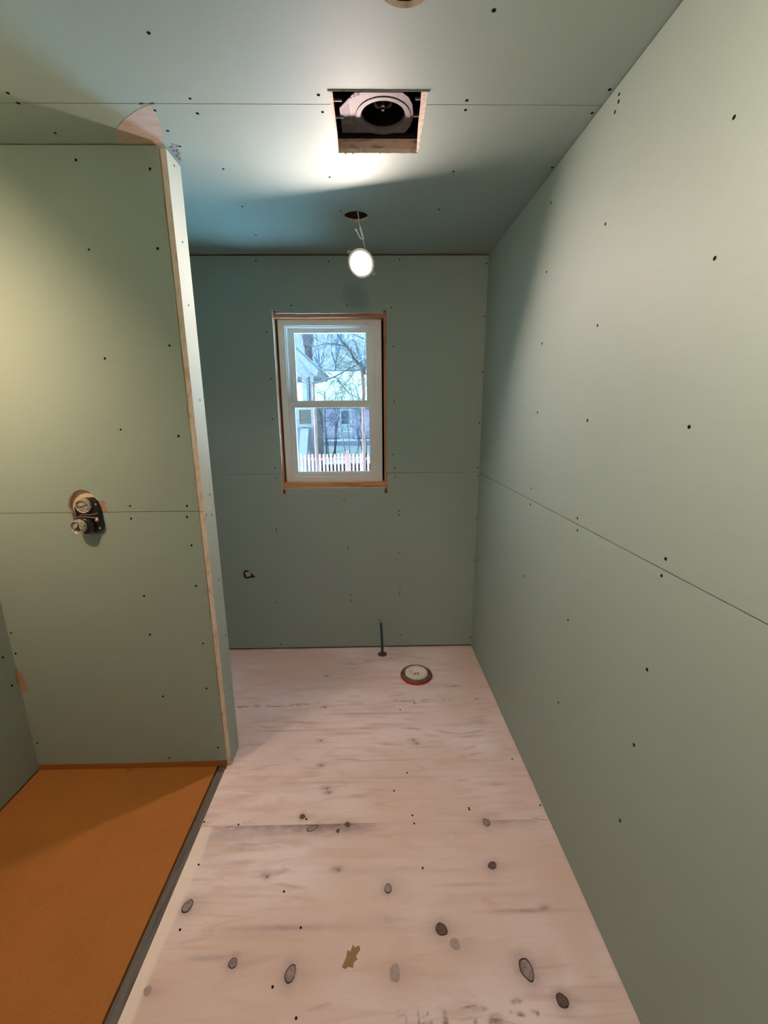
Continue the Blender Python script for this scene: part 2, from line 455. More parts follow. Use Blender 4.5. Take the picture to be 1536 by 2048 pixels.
MB().box((-1.75, -1.1, -0.12), (0.85, 2.78, -0.020)).build('trim_1', [M_CORE]) ['kind'] = 'structure'

# knots and plugs of the face veneer (parts of the floor)
def knot_mat(name, heart, rim, colr):
    return mat(name, heart, 0.7, var=[((70, 70, 70), 4, colr, 0.4, 0.7)])
M_KN_L = knot_mat('knot_grey', (0.290, 0.235, 0.220), None, (0.17, 0.13, 0.125))
M_KN_D = knot_mat('knot_dark', (0.125, 0.085, 0.075), None, (0.07, 0.05, 0.045))
M_KN_F = knot_mat('knot_faded', (0.36, 0.29, 0.28), None, (0.30, 0.23, 0.22))
M_KN_RIM = mat('knot_black_rim', (0.060, 0.038, 0.036), 0.8)
for i, (kx, ky, rx, ry, ro, kd) in enumerate(KNOTS):
    rx, ry = rx * .82, ry * .82
    b = MB()
    rg = random.Random(i + 3)
    ph = [rg.uniform(0, 6.28) for _ in range(3)]
    wob = lambda a: .07 * math.sin(2 * a + ph[0]) + .05 * math.sin(3 * a + ph[1]) + .03 * math.sin(5 * a + ph[2])
    hm = {'l': M_KN_L, 'd': M_KN_D, 'f': M_KN_F}[kd]
    b.lathe([(0, .0016), (.55, .0015), (.83 if kd != 'f' else 1.0, .0012)], 28, 0, wob=wob)
    if kd != 'f':
        b.lathe([(.82, .0012), (1.0, .0011), (1.02, -.001)], 28, 1, wob=lambda a: wob(a) + .05 * math.sin(a + ph[1]))
    M = Matrix.Translation((kx, ky, 0)) @ Matrix.Rotation(ro, 4, 'Z') @ Matrix.Diagonal((rx, ry, 1, 1))
    b.build('knot', [hm, M_KN_RIM], floor, M=M)
b = MB()
star = [(-.118, .905), (-.108, .925), (-.104, .945), (-.096, .940), (-.088, .958), (-.083, .950), (-.070, .955), (-.066, .946), (-.078, .930), (-.074, .922), (-.084, .915), (-.086, .903), (-.100, .906), (-.108, .900)]
b.slab(star, [], lambda u, v, d: (u, v, .0014 - d), 0, .002, 0, 0, 0)
b.build('torn_veneer_patch', [mat('bare_inner_ply', (0.27, 0.165, 0.085), 0.9)], floor)
for i, (sx, sy) in enumerate(NAILS):
    b = MB()
    b.lathe([(0, .0008), (.0028, .0008), (.0034, .0014), (.0038, -.0005)], 10, 0, (sx, sy, 0))
    b.build('floor_screw', [M_SCREW], floor)

# ceiling ---------------------------------------------------------------------
YSEAM = 1.4558
rg = random.Random(2)
FX0, FX1, FY0, FY1 = -0.121, 0.1515, 1.402, 1.690
def jag(u0, v0, u1, v1, n, amp, seed, skip=False):
    return wavy(u0, v0, u1, v1, n, amp, seed)
A_out = [(-1.60, -1.0), (0.80, -1.0), (0.80, YSEAM - .0012)]
A_out += [(FX1 + .002, YSEAM - .0012)] + jag(FX1 + .001, YSEAM - .01, FX1 - .001, FY0, 6, .0012, 3) + jag(FX1, FY0, FX0, FY0, 30, .0010, 4) + jag(FX0, FY0, FX0, YSEAM - .0012, 3, .0008, 5)
A_out += [(FX0, YSEAM - .0012), (-.622, YSEAM - .0012), (-.628, YSEAM - .0045), (-.640, YSEAM - .0015), (-.652, YSEAM - .0015), (-.662, YSEAM - .0045), (-.668, YSEAM - .0012), (-1.60, YSEAM - .0012)]
B_out = [(-1.60, YSEAM + .0012), (-.672, YSEAM + .0012), (-.664, YSEAM + .006), (-.655, YSEAM + .0015), (-.632, YSEAM + .004), (-.624, YSEAM + .0012), (FX0, YSEAM + .0012)]
B_out += jag(FX0, YSEAM + .004, FX0 + .002, FY1, 9, .0012, 6) + jag(FX0 + .001, FY1, FX1, FY1, 22, .0016, 7) + jag(FX1, FY1, FX1 + .003, YSEAM + .0012, 14, .0032, 8)
B_out += [(FX1 + .003, YSEAM + .0012), (0.80, YSEAM + .0012), (0.80, 2.70), (-1.60, 2.70)]
b = MB()
L2 = (-1.39, .88); L3 = (0.12, 0.20)
b.slab(A_out, [circ(.0707, 1.0975, .0605, 40, .008, 3), circ(*L2, .054), circ(*L3, .054)], P_ceil, 0, TB, 0, 1, 1)
b.slab(B_out, [circ(-.082, 2.172, .055, 40, .012, 4)], P_ceil, 0, TB, 0, 1, 1)
for xa, xb in ((-1.60, FX0 - .001), (FX1 + .004, .80)):
    b.box((xa, YSEAM - .0011, H + .0004), (xb, YSEAM + .0011, H + TB), 2)
b.box((-.668, YSEAM - .0075, H + .0030), (-.622, YSEAM + .0095, H + TB - .001), 2)
ceiling = tag(b.build('ceiling', [M_BOARD_C, M_GYP, M_GAP]), kind='structure')
b = MB()
b.slab([(FX1 + .002, 1.402), (FX1 - .0165, 1.403), (FX1 - .013, 1.47), (FX1 - .011, 1.56), (FX1 - .004, 1.689), (FX1 + .002, 1.689)], [], P_ceil, .0015, TB, 0, 0, 0)
b.build('cut_gypsum_edge', [M_GYP], ceiling)
b = MB()
b.slab([(FX0 - .001, 1.402), (FX0 + .0085, 1.403), (FX0 + .007, 1.50), (FX0 + .006, 1.60), (FX0 + .002, 1.689), (FX0 - .001, 1.689)], [], P_ceil, .0015, TB, 0, 0, 0)
b.build('cut_gypsum_edge', [M_GYP], ceiling)
# attic above: roof deck keeps daylight out
b = MB()
b.box((-1.85, -1.15, 2.80), (0.95, 2.80, 2.86))
b.box((-1.80, 1.7035, H + TB), (0.85, 1.7415, 2.66))
b.box((-1.80, 2.235, H + TB), (0.85, 2.273, 2.66))
for yj in (-.60, -.19, .215, .62, 1.027):
    b.box((-1.80, yj, H + TB), (0.85, yj + .038, 2.66))
tag(b.build('trim_2', [M_CORE]), kind='structure')
# torn patches of paper on the ceiling
b = MB()
tp = [(-.640, 1.458), (-.665, 1.470), (-.700, 1.490), (-.745, 1.520), (-.790, 1.560), (-.822, 1.595), (-.826, 1.644), (-.700, 1.644), (-.690, 1.640), (-.668, 1.590), (-.650, 1.540), (-.645, 1.500), (-.640, 1.475)]
b.slab(tp, [], lambda u, v, d: (u, v, H - .0005 + d), 0, .0006, 0, 0, 0)
b.build('torn_paper_patch', [mat('torn_ceiling_paper', (0.46, 0.375, 0.335), 0.85, var=[((9, 30, 9), 5, (0.42, 0.28, 0.19), 0.45, 0.7)])], ceiling)
b = MB()
cr = [(-.662, 1.640), (-.668, 1.655), (-.680, 1.660), (-.681, 1.700), (-.679, 1.745), (-.672, 1.730), (-.660, 1.695), (-.652, 1.690), (-.655, 1.665), (-.645, 1.655), (-.650, 1.645)]
b.slab(cr, [], lambda u, v, d: (u, v, H - .0012 + d), 0, .0013, 0, 0, 0)
b.build('plaster_crumbs', [mat('grey_plaster_crumbs', (0.27, 0.29, 0.29), 0.95, var=[((120, 120, 90), 5, (0.10, 0.10, 0.11), 0.48, 0.58)])], ceiling)
b = MB()
rg = random.Random(11)
x = FX0 - .004
while x < FX1 + .006:
    wsp = rg.uniform(.0008, .002)
    hsp = rg.uniform(.003, .010) * (1.4 if rg.random() < .12 else 1)
    lean = rg.uniform(-.002, .002)
    b.add([(x, FY0 + .001, H - .0006), (x + wsp, FY0 + .001, H - .0006), (x + wsp / 2 + lean, FY0 - hsp, H - .0035), (x + wsp / 2, FY0 + .001, H - .0022)], [(0, 1, 2), (1, 3, 2), (3, 0, 2), (0, 3, 1)])
    x += wsp + rg.uniform(.0002, .0035)
b.box((FX0 - .004, FY0 - .003, H - .0012), (FX1 + .005, FY0 + .0015, H))
b.build('frayed_paper', [mat('frayed_green_paper', (0.085, 0.105, 0.085), 0.9)], ceiling)
b = MB()
for x0, dx, dy in ((-.100, .010, .007), (-.074, .010, .008), (.02, .006, .003)):
    b.add([(x0, FY1 - .001, H), (x0 + dx, FY1 - .001, H), (x0 + dx * .4, FY1 + dy, H - .002), (x0 + dx * .4, FY1, H - .003)], [(0, 1, 2), (1, 3, 2), (3, 0, 2), (0, 3, 1)])
b.build('frayed_paper', [M_KRAFT], ceiling)

# walls -------------------------------------------------------------------------
b = MB()   # right
b.slab(rect(-.95, .006, 2.66, 1.2060), [], P_right, 0, TB, 0, 0, 1)
b.slab(rect(-.95, 1.2085, 2.66, 2.4365), [], P_right, 0, TB, 0, 0, 1)
b.slab(rect(-1.0, -.02, 2.78, 2.82), [], P_right, TB, .11, 2, 2, 2)
wall_right = tag(b.build('wall_right', [M_BOARD, M_GYP, M_CORE]), kind='structure')
WX0, WX1, WZ0, WZ1 = -.588, .0575, 1.120, 2.134
ZS = 1.2105
b = MB()   # back, cut round the window with saw cuts running past the corners
lo = [(-1.60, .010), (.630, .015), (.655, .006), (.655, ZS - .001), (WX1 + .001, ZS - .001), (WX1 + .0065, ZS - .001), (WX1 + .0065, 1.082), (WX1 - .010, 1.080), (WX1 - .010, WZ0 + .004)]
lo += wavy(WX1 - .010, WZ0, WX0 + .010, WZ0, 20, .0012, 21) + [(WX0 + .012, WZ0 - .002), (WX0 + .012, 1.078), (WX0 - .008, 1.082), (WX0 - .006, ZS - .001), (-1.60, ZS - .001)]
hi = [(-1.60, ZS + .001), (WX0 - .002, ZS + .001)] + wavy(WX0 - .002, ZS + .002, WX0 - .001, 2.150, 26, .0014, 22) + [(WX0 - .001, 2.150), (WX0 + .018, 2.150), (WX0 + .020, WZ1)]
hi += wavy(WX0 + .021, WZ1, WX1 - .012, WZ1, 18, .0010, 23) + [(WX1 - .012, WZ1), (WX1 - .010, 2.147), (WX1 + .006, 2.147)] + wavy(WX1 + .006, 2.146, WX1 + .005, ZS + .001, 22, .0012, 24) + [(WX1 + .005, ZS + .001), (.655, ZS + .001), (.655, 2.4300), (-1.60, 2.4300)]
b.slab(lo, [], P_back, 0, TB, 0, 1, 1)
b.slab(hi, [], P_back, 0, TB, 0, 1, 1)
CX0, CX1, CZ0, CZ1 = -.600, .0630, 1.108, 2.146
b.slab(rect(-1.80, -.02, .84, 2.82), [rect(CX0, CZ0, CX1, CZ1)], P_back, TB, .135, 2, 2, 2)
wall_back = tag(b.build('wall_back', [M_BOARD, M_GYP, M_CORE]), kind='structure')
b = MB()   # left of the shower
b.slab(rect(-.95, .003, 2.64, 1.2050), [], P_left, 0, TB, 0, 0, 1)
b.slab(rect(-.95, 1.2070, 2.64, 2.4350), [], P_left, 0, TB, 0, 0, 1)
b.slab(rect(-1.0, -.02, 2.70, 2.82), [], P_left, TB, .11, 2, 2, 2)
wall_left = tag(b.build('wall_left', [M_BOARD, M_GYP, M_CORE]), kind='structure')
b = MB()   # behind the camera, with the doorway
DR = [(-.34, .006), (-.34, 2.05), (.44, 2.05), (.44, .006)]
b.slab([(-1.56, .006)] + DR + [(.72, .006), (.72, 2.4365), (-1.56, 2.4365)], [], P_front, 0, TB, 0, 1, 1)
b.slab([(-1.70, -.02), (-.34, -.02), (-.34, 2.05), (.44, 2.05), (.44, -.02), (.84, -.02), (.84, 2.82), (-1.70, 2.82)], [], P_front, TB, .11, 2, 2, 2)
tag(b.build('wall_front', [M_BOARD, M_GYP, M_CORE]), kind='structure')
M_HALL = mat('absorbing_hall_paint', (.22, .20, .17), .8)
b = MB()   # unseen hall beyond the doorway, dark box added to absorb bounced light
b.box((-1.30, -2.90, -.02), (1.40, -2.84, 2.50)); b.box((-1.36, -2.90, -.02), (-1.30, -1.01, 2.50)); b.box((1.40, -2.90, -.02), (1.46, -1.01, 2.50))
b.box((-1.36, -2.90, 2.44), (1.46, -1.01, 2.50)); b.box((-1.36, -2.90, -.10), (1.46, -1.01, -.021))
tag(b.build('wall_dark_hall', [M_HALL]), kind='structure')
b = MB()   # entry-side end of the shower
b.slab(rect(XL, .006, -.745, H), [], lambda u, v, d: (u, .06 - d, v), 0, TB, 0, 1, 1)
b.slab(rect(XL, .006, -.745, H), [], lambda u, v, d: (u, .06 - d, v), .10, .1127, 0, 1, 1)
b.box((XL, -.04, 0), (-.745, .0473, 2.44), 2)
b.box((-.745, -.0527, .006), (-.732, .06, 2.437), 0)
tag(b.build('wall_entry', [M_BOARD, M_GYP, M_CORE]), kind='structure')
# shower partition: front sheets, end sheets with the raw edge showing, rear sheets
ZSS = 1.2012
valve_hole = [(-1.203, ZSS + .001), (-1.212, 1.225), (-1.209, 1.240), (-1.202, 1.258), (-1.190, 1.274), (-1.174, 1.287), (-1.152, 1.293), (-1.130, 1.288), (-1.114, 1.277), (-1.106, 1.264), (-1.098, 1.252), (-1.090, 1.244), (-1.089, 1.220), (-1.088, ZSS + .001)]
XF = XE - .0225
b = MB()
top = [(XL, ZSS + .001)] + valve_hole + [(XF, ZSS + .001)] + wavy(XF, ZSS + .002, XF - .001, 2.436, 34, .0018, 31) + [(XF, 2.436), (XL, 2.436)]
bot = [(XL, .022), (XF - .03, .027)] + wavy(XF, .028, XF - .001, ZSS - .001, 30, .0014, 32) + [(XF, ZSS - .001), (-1.088, ZSS - .001), (-1.088, 1.120), (-1.105, 1.112), (-1.180, 1.112), (-1.196, 1.120), (-1.203, ZSS - .001), (XL, ZSS - .001)]
b.slab(top, [], P_shower, 0, TB, 0, 1, 1)
b.slab(bot, [], P_shower, 0, TB, 0, 1, 1)
e1 = wavy(.0002, .004, .0004, 1.1990, 26, .0007, 33) + [(.0004, 1.1985), (TH, 1.1985 + .011), (TH, .004)]
e2 = wavy(.0004, 1.2010, .0002, 2.428, 26, .0007, 34) + [(.0002, 2.428), (TH, 2.428), (TH, 1.2012 + .011)]
b.slab(e1, [], P_end, 0, .0195, 0, 1, 1)
b.slab(e2, [], P_end, 0, .0195, 0, 1, 1)
b.slab(rect(XL, ZSS - .0009, -1.204, ZSS + .0009), [], P_shower, .0004, TB, 3, 3, 3)
b.slab(rect(-1.087, ZSS - .0009, XF, ZSS + .0009), [], P_shower, .0004, TB, 3, 3, 3)
b.slab(rect(XL, .02, XF, 2.43), [], P_shower, TH - TB, TH, 1, 1, 0)
b.slab(rect(-1.195, .0, XF - .0, 2.436), [], P_shower, .0400, TH - TB - .0005, 2, 2, 2)
b.slab(rect(XF - .038, .0, XF, 2.436), [], P_shower, TB + .0005, .0390, 2, 2, 2)
b.slab(rect(XL, .0, XL + .038, 2.436), [], P_shower, TB + .0005, TH - TB - .0005, 2, 2, 2)
b.slab(rect(XL, .0, XF, .060), [], P_shower, TB + .0005, .0395, 2, 2, 2)
wall_shower = tag(b.build('wall_shower', [M_BOARD, M_GYP, M_CORE, M_GAP]), kind='structure')
# torn board paper beside the valve hole and in the shower corner
b = MB()
b.slab([(-1.088, 1.246), (-1.075, 1.250), (-1.063, 1.240), (-1.070, 1.226), (-1.060, 1.203), (-1.088, 1.203)], [], P_shower, -.0005, .0003, 0, 0, 0)
b.slab([(-1.216, 1.228), (-1.209, 1.232), (-1.206, 1.222), (-1.214, 1.221)], [], P_shower, -.0005, .0003, 0, 0, 0)
b.build('torn_paper_patch', [M_KRAFT], wall_shower)
b = MB()
b.slab([(-1.5570, .535), (-1.5480, .505), (-1.534, .470), (-1.527, .420), (-1.531, .398), (-1.543, .395), (-1.5570, .400)], [], P_shower, -.0005, .0003, 0, 0, 0)
b.build('torn_paper_patch', [M_KRAFT], wall_shower)
b = MB()
b.slab([(1.6455, .53), (1.638, .50), (1.632, .46), (1.6455, .43)], [], P_left, -.0005, .0003, 0, 0, 0)
b.build('torn_paper_patch', [M_KRAFT], wall_left)

# drywall screws: each a part of its wall ----------------------------------------
def screw_mesh():
    s = MB()
    s.lathe([(0, .0003), (.0030, .0004), (.0040, .0006), (.0046, -.0002)], 12, 0)
    me = bpy.data.meshes.new('drywall_screw')
    me.from_pydata(s.v, [], s.f)
    me.materials.append(M_SCREW)
    return me
SCREW = screw_mesh()
def screws(wall, pts, P, sc=1.0):
    rg = random.Random(len(pts))
    for u, v in pts:
        p = Vector(P(u, v, 0)); n = (Vector(P(u, v, -1)) - p).normalized()
        o = bpy.data.objects.new('drywall_screw', SCREW)
        k = sc * rg.uniform(.9, 1.1)
        o.matrix_world = Matrix.Translation(p) @ n.to_track_quat('Z', 'Y').to_matrix().to_4x4() @ Matrix.Diagonal((k, k, 1, 1))
        COL.objects.link(o)
        o.parent = wall
screws(ceiling, [(-0.521, 1.224), (0.27, 1.161), (-0.152, 1.419), (-0.149, 1.488), (0.268, 1.438), (0.272, 1.477), (-0.515, 1.435), (-0.519, 1.496), (-0.545, 1.788), (-0.166, 1.841), (0.294, 1.802), (-0.564, 2.074), (-0.146, 2.115), (-0.588, 2.371), (0.655, 1.394), (0.653, 1.488), (0.650, 1.775), (-1.006, 1.417), (-1.01, 1.456), (-1.002, 1.588), (-0.638, 1.484), (-0.644, 1.576), (-0.642, 1.655), (-0.799, 1.619), (.285, 2.10)], P_ceil, 1.05)
screws(wall_shower, [(-0.982, 2.394), (-0.743, 2.369), (-0.983, 2.129), (-0.748, 2.132), (-0.746, 1.817), (-0.984, 1.774), (-0.965, 1.52), (-0.751, 1.494), (-0.972, 1.225), (-0.975, 1.174), (-0.75, 1.223), (-0.755, 1.178), (-0.75, 1.06), (-0.751, 0.885), (-0.968, 0.668), (-0.75, 0.622), (-0.757, 0.404), (-0.951, 0.368), (-0.737, 0.098), (-0.962, 0.046), (-1.545, 0.685), (-1.545, 0.589), (-1.541, 0.14), (-0.969, 0.844)], P_shower, .95)
screws(wall_shower, [(.053, 2.404), (.058, 2.172), (.054, 1.964), (.067, 1.628), (.068, 1.255), (.066, 1.171), (.012, 1.182), (.070, 0.883), (.080, 0.615), (.073, 0.352), (.077, 0.064)], P_end, .85)
screws(wall_back, [(-0.661, 2.404), (-0.258, 2.401), (0.139, 2.41), (-0.477, 2.175), (-0.161, 2.174), (0.093, 2.163), (-0.628, 2.035), (0.104, 1.953), (-0.62, 1.778), (-0.627, 1.544), (0.107, 1.642), (0.103, 1.325), (0.112, 1.241), (0.112, 1.185), (-0.631, 1.248), (-0.626, 1.185), (0.63, 2.113), (0.633, 1.808), (0.628, 1.511), (0.628, 1.239), (0.63, 1.189), (0.628, 2.389), (-0.21, 1.044), (0.138, 0.966), (0.138, 0.94), (0.635, 0.911), (-0.648, 0.856), (-0.649, 0.84), (-0.193, 0.733), (-0.197, 0.719), (0.141, 0.688), (0.633, 0.629), (0.145, 0.425), (0.142, 0.4), (-0.182, 0.394), (-0.183, 0.354), (-0.68, 0.351), (0.149, 0.094), (-0.191, 0.043), (0.631, 0.07), (-0.67, 0.036)], P_back, .85)
screws(wall_right, [(1.778, 2.096), (1.771, 1.837), (1.765, 1.572), (1.354, 1.825), (1.357, 1.546), (0.922, 1.539), (1.769, 1.256), (1.767, 1.187), (1.358, 1.228), (1.35, 1.188), (0.923, 1.868), (0.932, 1.235), (0.937, 1.191), (1.353, 0.86), (0.938, 0.939), (1.362, 0.521), (0.944, 0.71), (0.954, 0.45), (1.775, 0.857), (0.929, 2.108), (1.367, 2.1), (1.784, 2.332), (1.363, 2.41), (1.362, 2.393), (1.376, 2.377)], P_right, 1.0)
screws(wall_left, [(1.60, .60), (1.61, .46)], P_left, 1.0)

# ------------------------------------------------------------------ window
M_GLASS = bpy.data.materials.new('window_glass')
M_GLASS.use_nodes = True
t = M_GLASS.node_tree
t.nodes.clear()
go = t.nodes.new('ShaderNodeOutputMaterial'); gm = t.nodes.new('ShaderNodeMixShader'); gt = t.nodes.new('ShaderNodeBsdfTransparent'); gg = t.nodes.new('ShaderNodeBsdfGlossy')
gt.inputs[0].default_value = (.95, .98, .97, 1); gg.inputs['Roughness'].default_value = .02; gm.inputs[0].default_value = .05
t.links.new(gt.outputs[0], gm.inputs[1]); t.links.new(gg.outputs[0], gm.inputs[2]); t.links.new(gm.outputs[0], go.inputs[0])
win = tag(empty('window_1', (-.27, 2.69, 1.12), None, None), kind='structure')
wi = Matrix.Translation((.27, -2.69, -1.12))
def wpart(b, name, m, parent=win, bevel=0.0, smooth=False):
    if parent is win:
        return b.build(name, m, parent, bevel=bevel, M=wi, smooth=smooth)
    return b.build(name, m, parent, bevel=bevel, M=wi, smooth=smooth)
def ring(b, x0, x1, z0, z1, y0, y1, wl, wr, wb_, wt, mi=0):
    b.box((x0, y0, z0), (x0 + wl, y1, z1), mi); b.box((x1 - wr, y0, z0), (x1, y1, z1), mi)
    b.box((x0 + wl, y0, z0), (x1 - wr, y1, z0 + wb_), mi); b.box((x0 + wl, y0, z1 - wt), (x1 - wr, y1, z1), mi)
# framing lumber round the opening
YW0, YW1 = 2.6475, 2.755
wpart(MB().box((CX0, YW0, 2.1155), (CX1, YW1, CZ1)), 'header_board', [M_LUMBER_H])
wpart(MB().box((CX0, YW0, CZ0), (CX1, YW1, 1.1500)), 'sill_board', [M_LUMBER_H])
wpart(MB().box((CX0, YW0, 1.1502), (-.5895, YW1, 2.1153)), 'jamb_board', [M_LUMBER])
wpart(MB().box((.0480, YW0, 1.1502), (CX1, YW1, 2.1153)), 'jamb_board', [M_LUMBER])
b = MB()
ring(b, -.5775, .0350, 1.1505, 2.1140, 2.690, 2.765, .040, .040, .030, .034)
ring(b, -.5375, -.0050, 1.1805, 2.0800, 2.7005, 2.76, .008, .008, .006, .006)
ring(b, -.5295, -.0130, 1.1865, 2.0740, 2.7205, 2.76, .008, .008, .006, .006)
wf = wpart(b, 'window_frame', [M_VINYL], bevel=.0015)
b = MB(); ring(b, CX0 + .001, CX1 - .001, CZ0 + .001, CZ1 - .001, 2.7551, 2.7640, .024, .029, .044, .034)
wpart(b, 'gap_blocker', [M_GAP])  # dark ring added behind the frame to stop sky showing in the gap
b = MB()   # upper sash, set back
ring(b, -.5250, -.0175, 1.6250, 2.0680, 2.7300, 2.7550, .036, .040, .028, .022)
us = wpart(b, 'upper_sash', [M_VINYL], bevel=.002)
wpart(MB().box((-.4910, 2.742, 1.6500), (-.0560, 2.745, 2.0480)), 'window_pane', [M_GLASS], us)
b = MB()   # lower sash, nearer the room
ring(b, -.5375, -.0050, 1.1780, 1.6440, 2.7020, 2.7285, .036, .038, .034, .034)
ls = wpart(b, 'lower_sash', [M_VINYL], bevel=.002)
wpart(MB().box((-.5030, 2.714, 1.2090), (-.0410, 2.717, 1.6120)), 'window_pane', [M_GLASS], ls)
wpart(MB().box((-.480, 2.6990, 1.1960), (-.0640, 2.7030, 1.2010)), 'lift_rail', [M_VINYL], ls, bevel=.001)
b = MB(); b.box((-.306, 2.7030, 1.6440), (-.238, 2.7270, 1.6480)); b.box((-.285, 2.7060, 1.6480), (-.258, 2.7250, 1.6530))
wpart(b, 'sash_lock', [M_VINYL], ls, bevel=.001)
b = MB(); b.box((-.060, 2.6892, 2.0890), (-.040, 2.6902, 2.0915))
wpart(b, 'scuff_mark', [M_KRAFT])

# ------------------------------------------------------------------ shower base, strip
b = MB()
b.box((XL + .0005, .0605, -.019), (-.7480, 1.6465, -.0020))
b.box((XL + .0005, 1.6440, -.0020), (-.7050, 1.6466, .0260))       # band turned up the wall
pan = tag(b.build('shower_tray', [M_ORANGE], bevel=.001), 'flat orange waterproof shower base filling the left corner floor', 'shower base')
b = MB()
b.lathe([(0, .0035), (.008, .0032), (.016, .0012), (.0175, 0)], 14, 0, (-1.140, 1.632, -.002), wob=lambda a: .2 * math.sin(3 * a))
b.build('membrane_pucker', [mat('orange_membrane_fold', (0.30, 0.09, 0.02), .85)], pan)
b = MB()
pts = [(-.7415, -.0527 + .12), (-.7415, 1.618)]
b.box((-.7395, .0605, -.019), (-.7070, 1.620, -.0012))
b.box((-.7395, .0605, -.0012), (-.7330, 1.618, .0006))
o = tag(b.build('edge_strip', [M_STRIP], bevel=.0008), 'long narrow dark grey strip between orange shower base and plywood floor', 'strip')
b = MB()
b.lathe([(0, .006), (.010, .005), (.017, .002), (.019, -.002)], 12, 0, (-.722, 1.630, 0), wob=lambda a: .25 * math.sin(3 * a + 1))
b.build('sealant_lump', [mat('brown_sealant_lump', (0.13, 0.085, 0.05), .8)], o)

# ------------------------------------------------------------------ hanging downlights
def downlight(hole, pos, nrm, roll, power, colr, label, wirepts, conn):
    root = empty('hanging_downlight', (pos[0], pos[1], pos[2]), label, 'light')
    q = Vector(nrm).normalized().to_track_quat('Z', 'Y').to_matrix().to_4x4() @ Matrix.Rotation(roll, 4, 'Z')
    M_EM = mat('lit_diffuser', (.9, .9, .9), .5, emit=(colr, power))
    M = q
    b = MB(); b.lathe([(.0410, -.0015), (.0418, .0000), (.0430, .0006), (.0520, .0010), (.0575, .0006), (.0590, -.001), (.0585, -.004), (.0520, -.0060), (.0410, -.0065)], 56)
    b.build('trim_ring', [M_WHITE], root, smooth=True, M=M)
    b = MB(); b.lathe([(0, .0030), (.014, .0027), (.028, .0017), (.037, .0003), (.0409, -.0014), (.0409, -.0046), (0, -.0046)], 48)
    b.build('diffuser', [M_EM], root, smooth=True, M=M)
    b = MB(); b.lathe([(0, -.022), (.040, -.022), (.0465, -.020), (.0475, -.006), (.0475, -.0062), (0, -.0062)], 40)
    b.build('back_housing', [M_WHITE], root, smooth=True, M=M)
    for s in (-1, 1):
        b = MB()
        b.tube([(s * .046, -.006, -.014), (s * .062, -.006, -.012), (s * .067, -.005, -.007), (s * .073, -.001, -.006)], .0011, 6)
        b.tube([(s * .046, .006, -.014), (s * .062, .006, -.012), (s * .067, .005, -.007), (s * .073, .001, -.006)], .0011, 6)
        b.build('spring_clip', [M_WHITE], root, M=M)
    off = Vector(pos)
    back = off + (q @ Vector((0, .01, -.022, 1))).xyz
    b = MB(); b.tube([Vector(p) - off for p in wirepts] + [back - off], .0022, 8)
    b.build('cable', [M_WIRE], root, smooth=True)
    for p0, p1, r in conn:
        b = MB(); b.tube([Vector(p0) - off, Vector(p1) - off], r, 8)
        b.build('wire_connector', [M_WHITE], root, smooth=True)
    return root
downlight(None, (-.060, 2.060, 2.2145), (-.21, -.81, -.545), -.75, LAMP_1, LAMP_1_COLOR, 'lit round white downlight hanging on its cable in front of the window wall',
          [(-.074, 2.160, 2.60), (-.072, 2.135, 2.44), (-.063, 2.105, 2.375), (-.055, 2.085, 2.335), (-.047, 2.075, 2.300), (-.042, 2.090, 2.285), (-.045, 2.100, 2.255)],
          [((-.062, 2.095, 2.368), (-.049, 2.080, 2.318), .0042), ((-.080, 2.090, 2.357), (-.060, 2.080, 2.318), .0030), ((-.082, 2.091, 2.360), (-.078, 2.089, 2.352), .0048), ((-.060, 2.080, 2.319), (-.048, 2.079, 2.316), .0024)])
downlight(None, (-1.38, .88, 2.14), (-.65, .33, -.62), .3, LAMP_2, LAMP_2_COLOR, 'lit round downlight hanging over the orange shower base',
          [(L2[0], L2[1], 2.60), (L2[0], L2[1], 2.44), (-1.385, .87, 2.30), (-1.37, .87, 2.22)], [((-1.389, .878, 2.38), (-1.386, .873, 2.33), .0042)])
downlight(None, (.10, .20, 2.20), (.76, .30, -.58), .3, LAMP_3, LAMP_3_COLOR, 'unseen added downlight near the entry, brightening the right wall',
          [(L3[0], L3[1], 2.60), (L3[0], L3[1], 2.44), (.10, .20, 2.33), (.09, .20, 2.27)], [((.118, .20, 2.40), (.105, .20, 2.35), .0042)])

# ------------------------------------------------------------------ exhaust fan in the ceiling cut-out
fc = (.016, 1.560)
fan = empty('exhaust_fan', (fc[0], fc[1], H + TB), 'open dark metal exhaust fan recessed in the square ceiling cut-out', 'fan')
F = Matrix.Translation((-fc[0], -fc[1], -(H + TB)))
b = MB()
x0, x1, y0, y1, z0, z1 = -.135, .166, 1.385, 1.700, H + TB, 2.66
for a in (((x0, y0, z0), (x0 + .002, y1, z1)), ((x1 - .002, y0, z0), (x1, y1, z1)), ((x0, y0, z0), (x1, y0 + .002, z1)), ((x0, y1 - .002, z0 + .020), (x1, y1, z1)), ((x0, y0, z1 - .002), (x1, y1, z1))):
    b.box(*a)
housing = b.build('fan_housing', [M_DARKM], fan, M=F)
b = MB(); b.box((x0 + .003, 1.6915, z0 + .0002), (x1 - .003, 1.7025, z0 + .030)); b.box((x0 + .003, 1.688, z0 + .024), (x1 - .003, 1.692, z0 + .028))
b.build('mounting_flange', [mat('dusty_tan_flange', (0.62, 0.46, 0.36), .8, var=[((20, 90, 90), 4, (.30, .21, .16), .5, .68)])], fan, M=F)
PZ = 2.4960
PC = (.0320, 1.603)
b = MB()
octo = [(-.104, 1.685), (-.104, 1.566), (-.059, 1.506), (-.050, 1.500), (.088, 1.500), (.108, 1.520), (.121, 1.550), (.127, 1.590), (.127, 1.620), (.122, 1.650), (.110, 1.677), (.104, 1.685)]
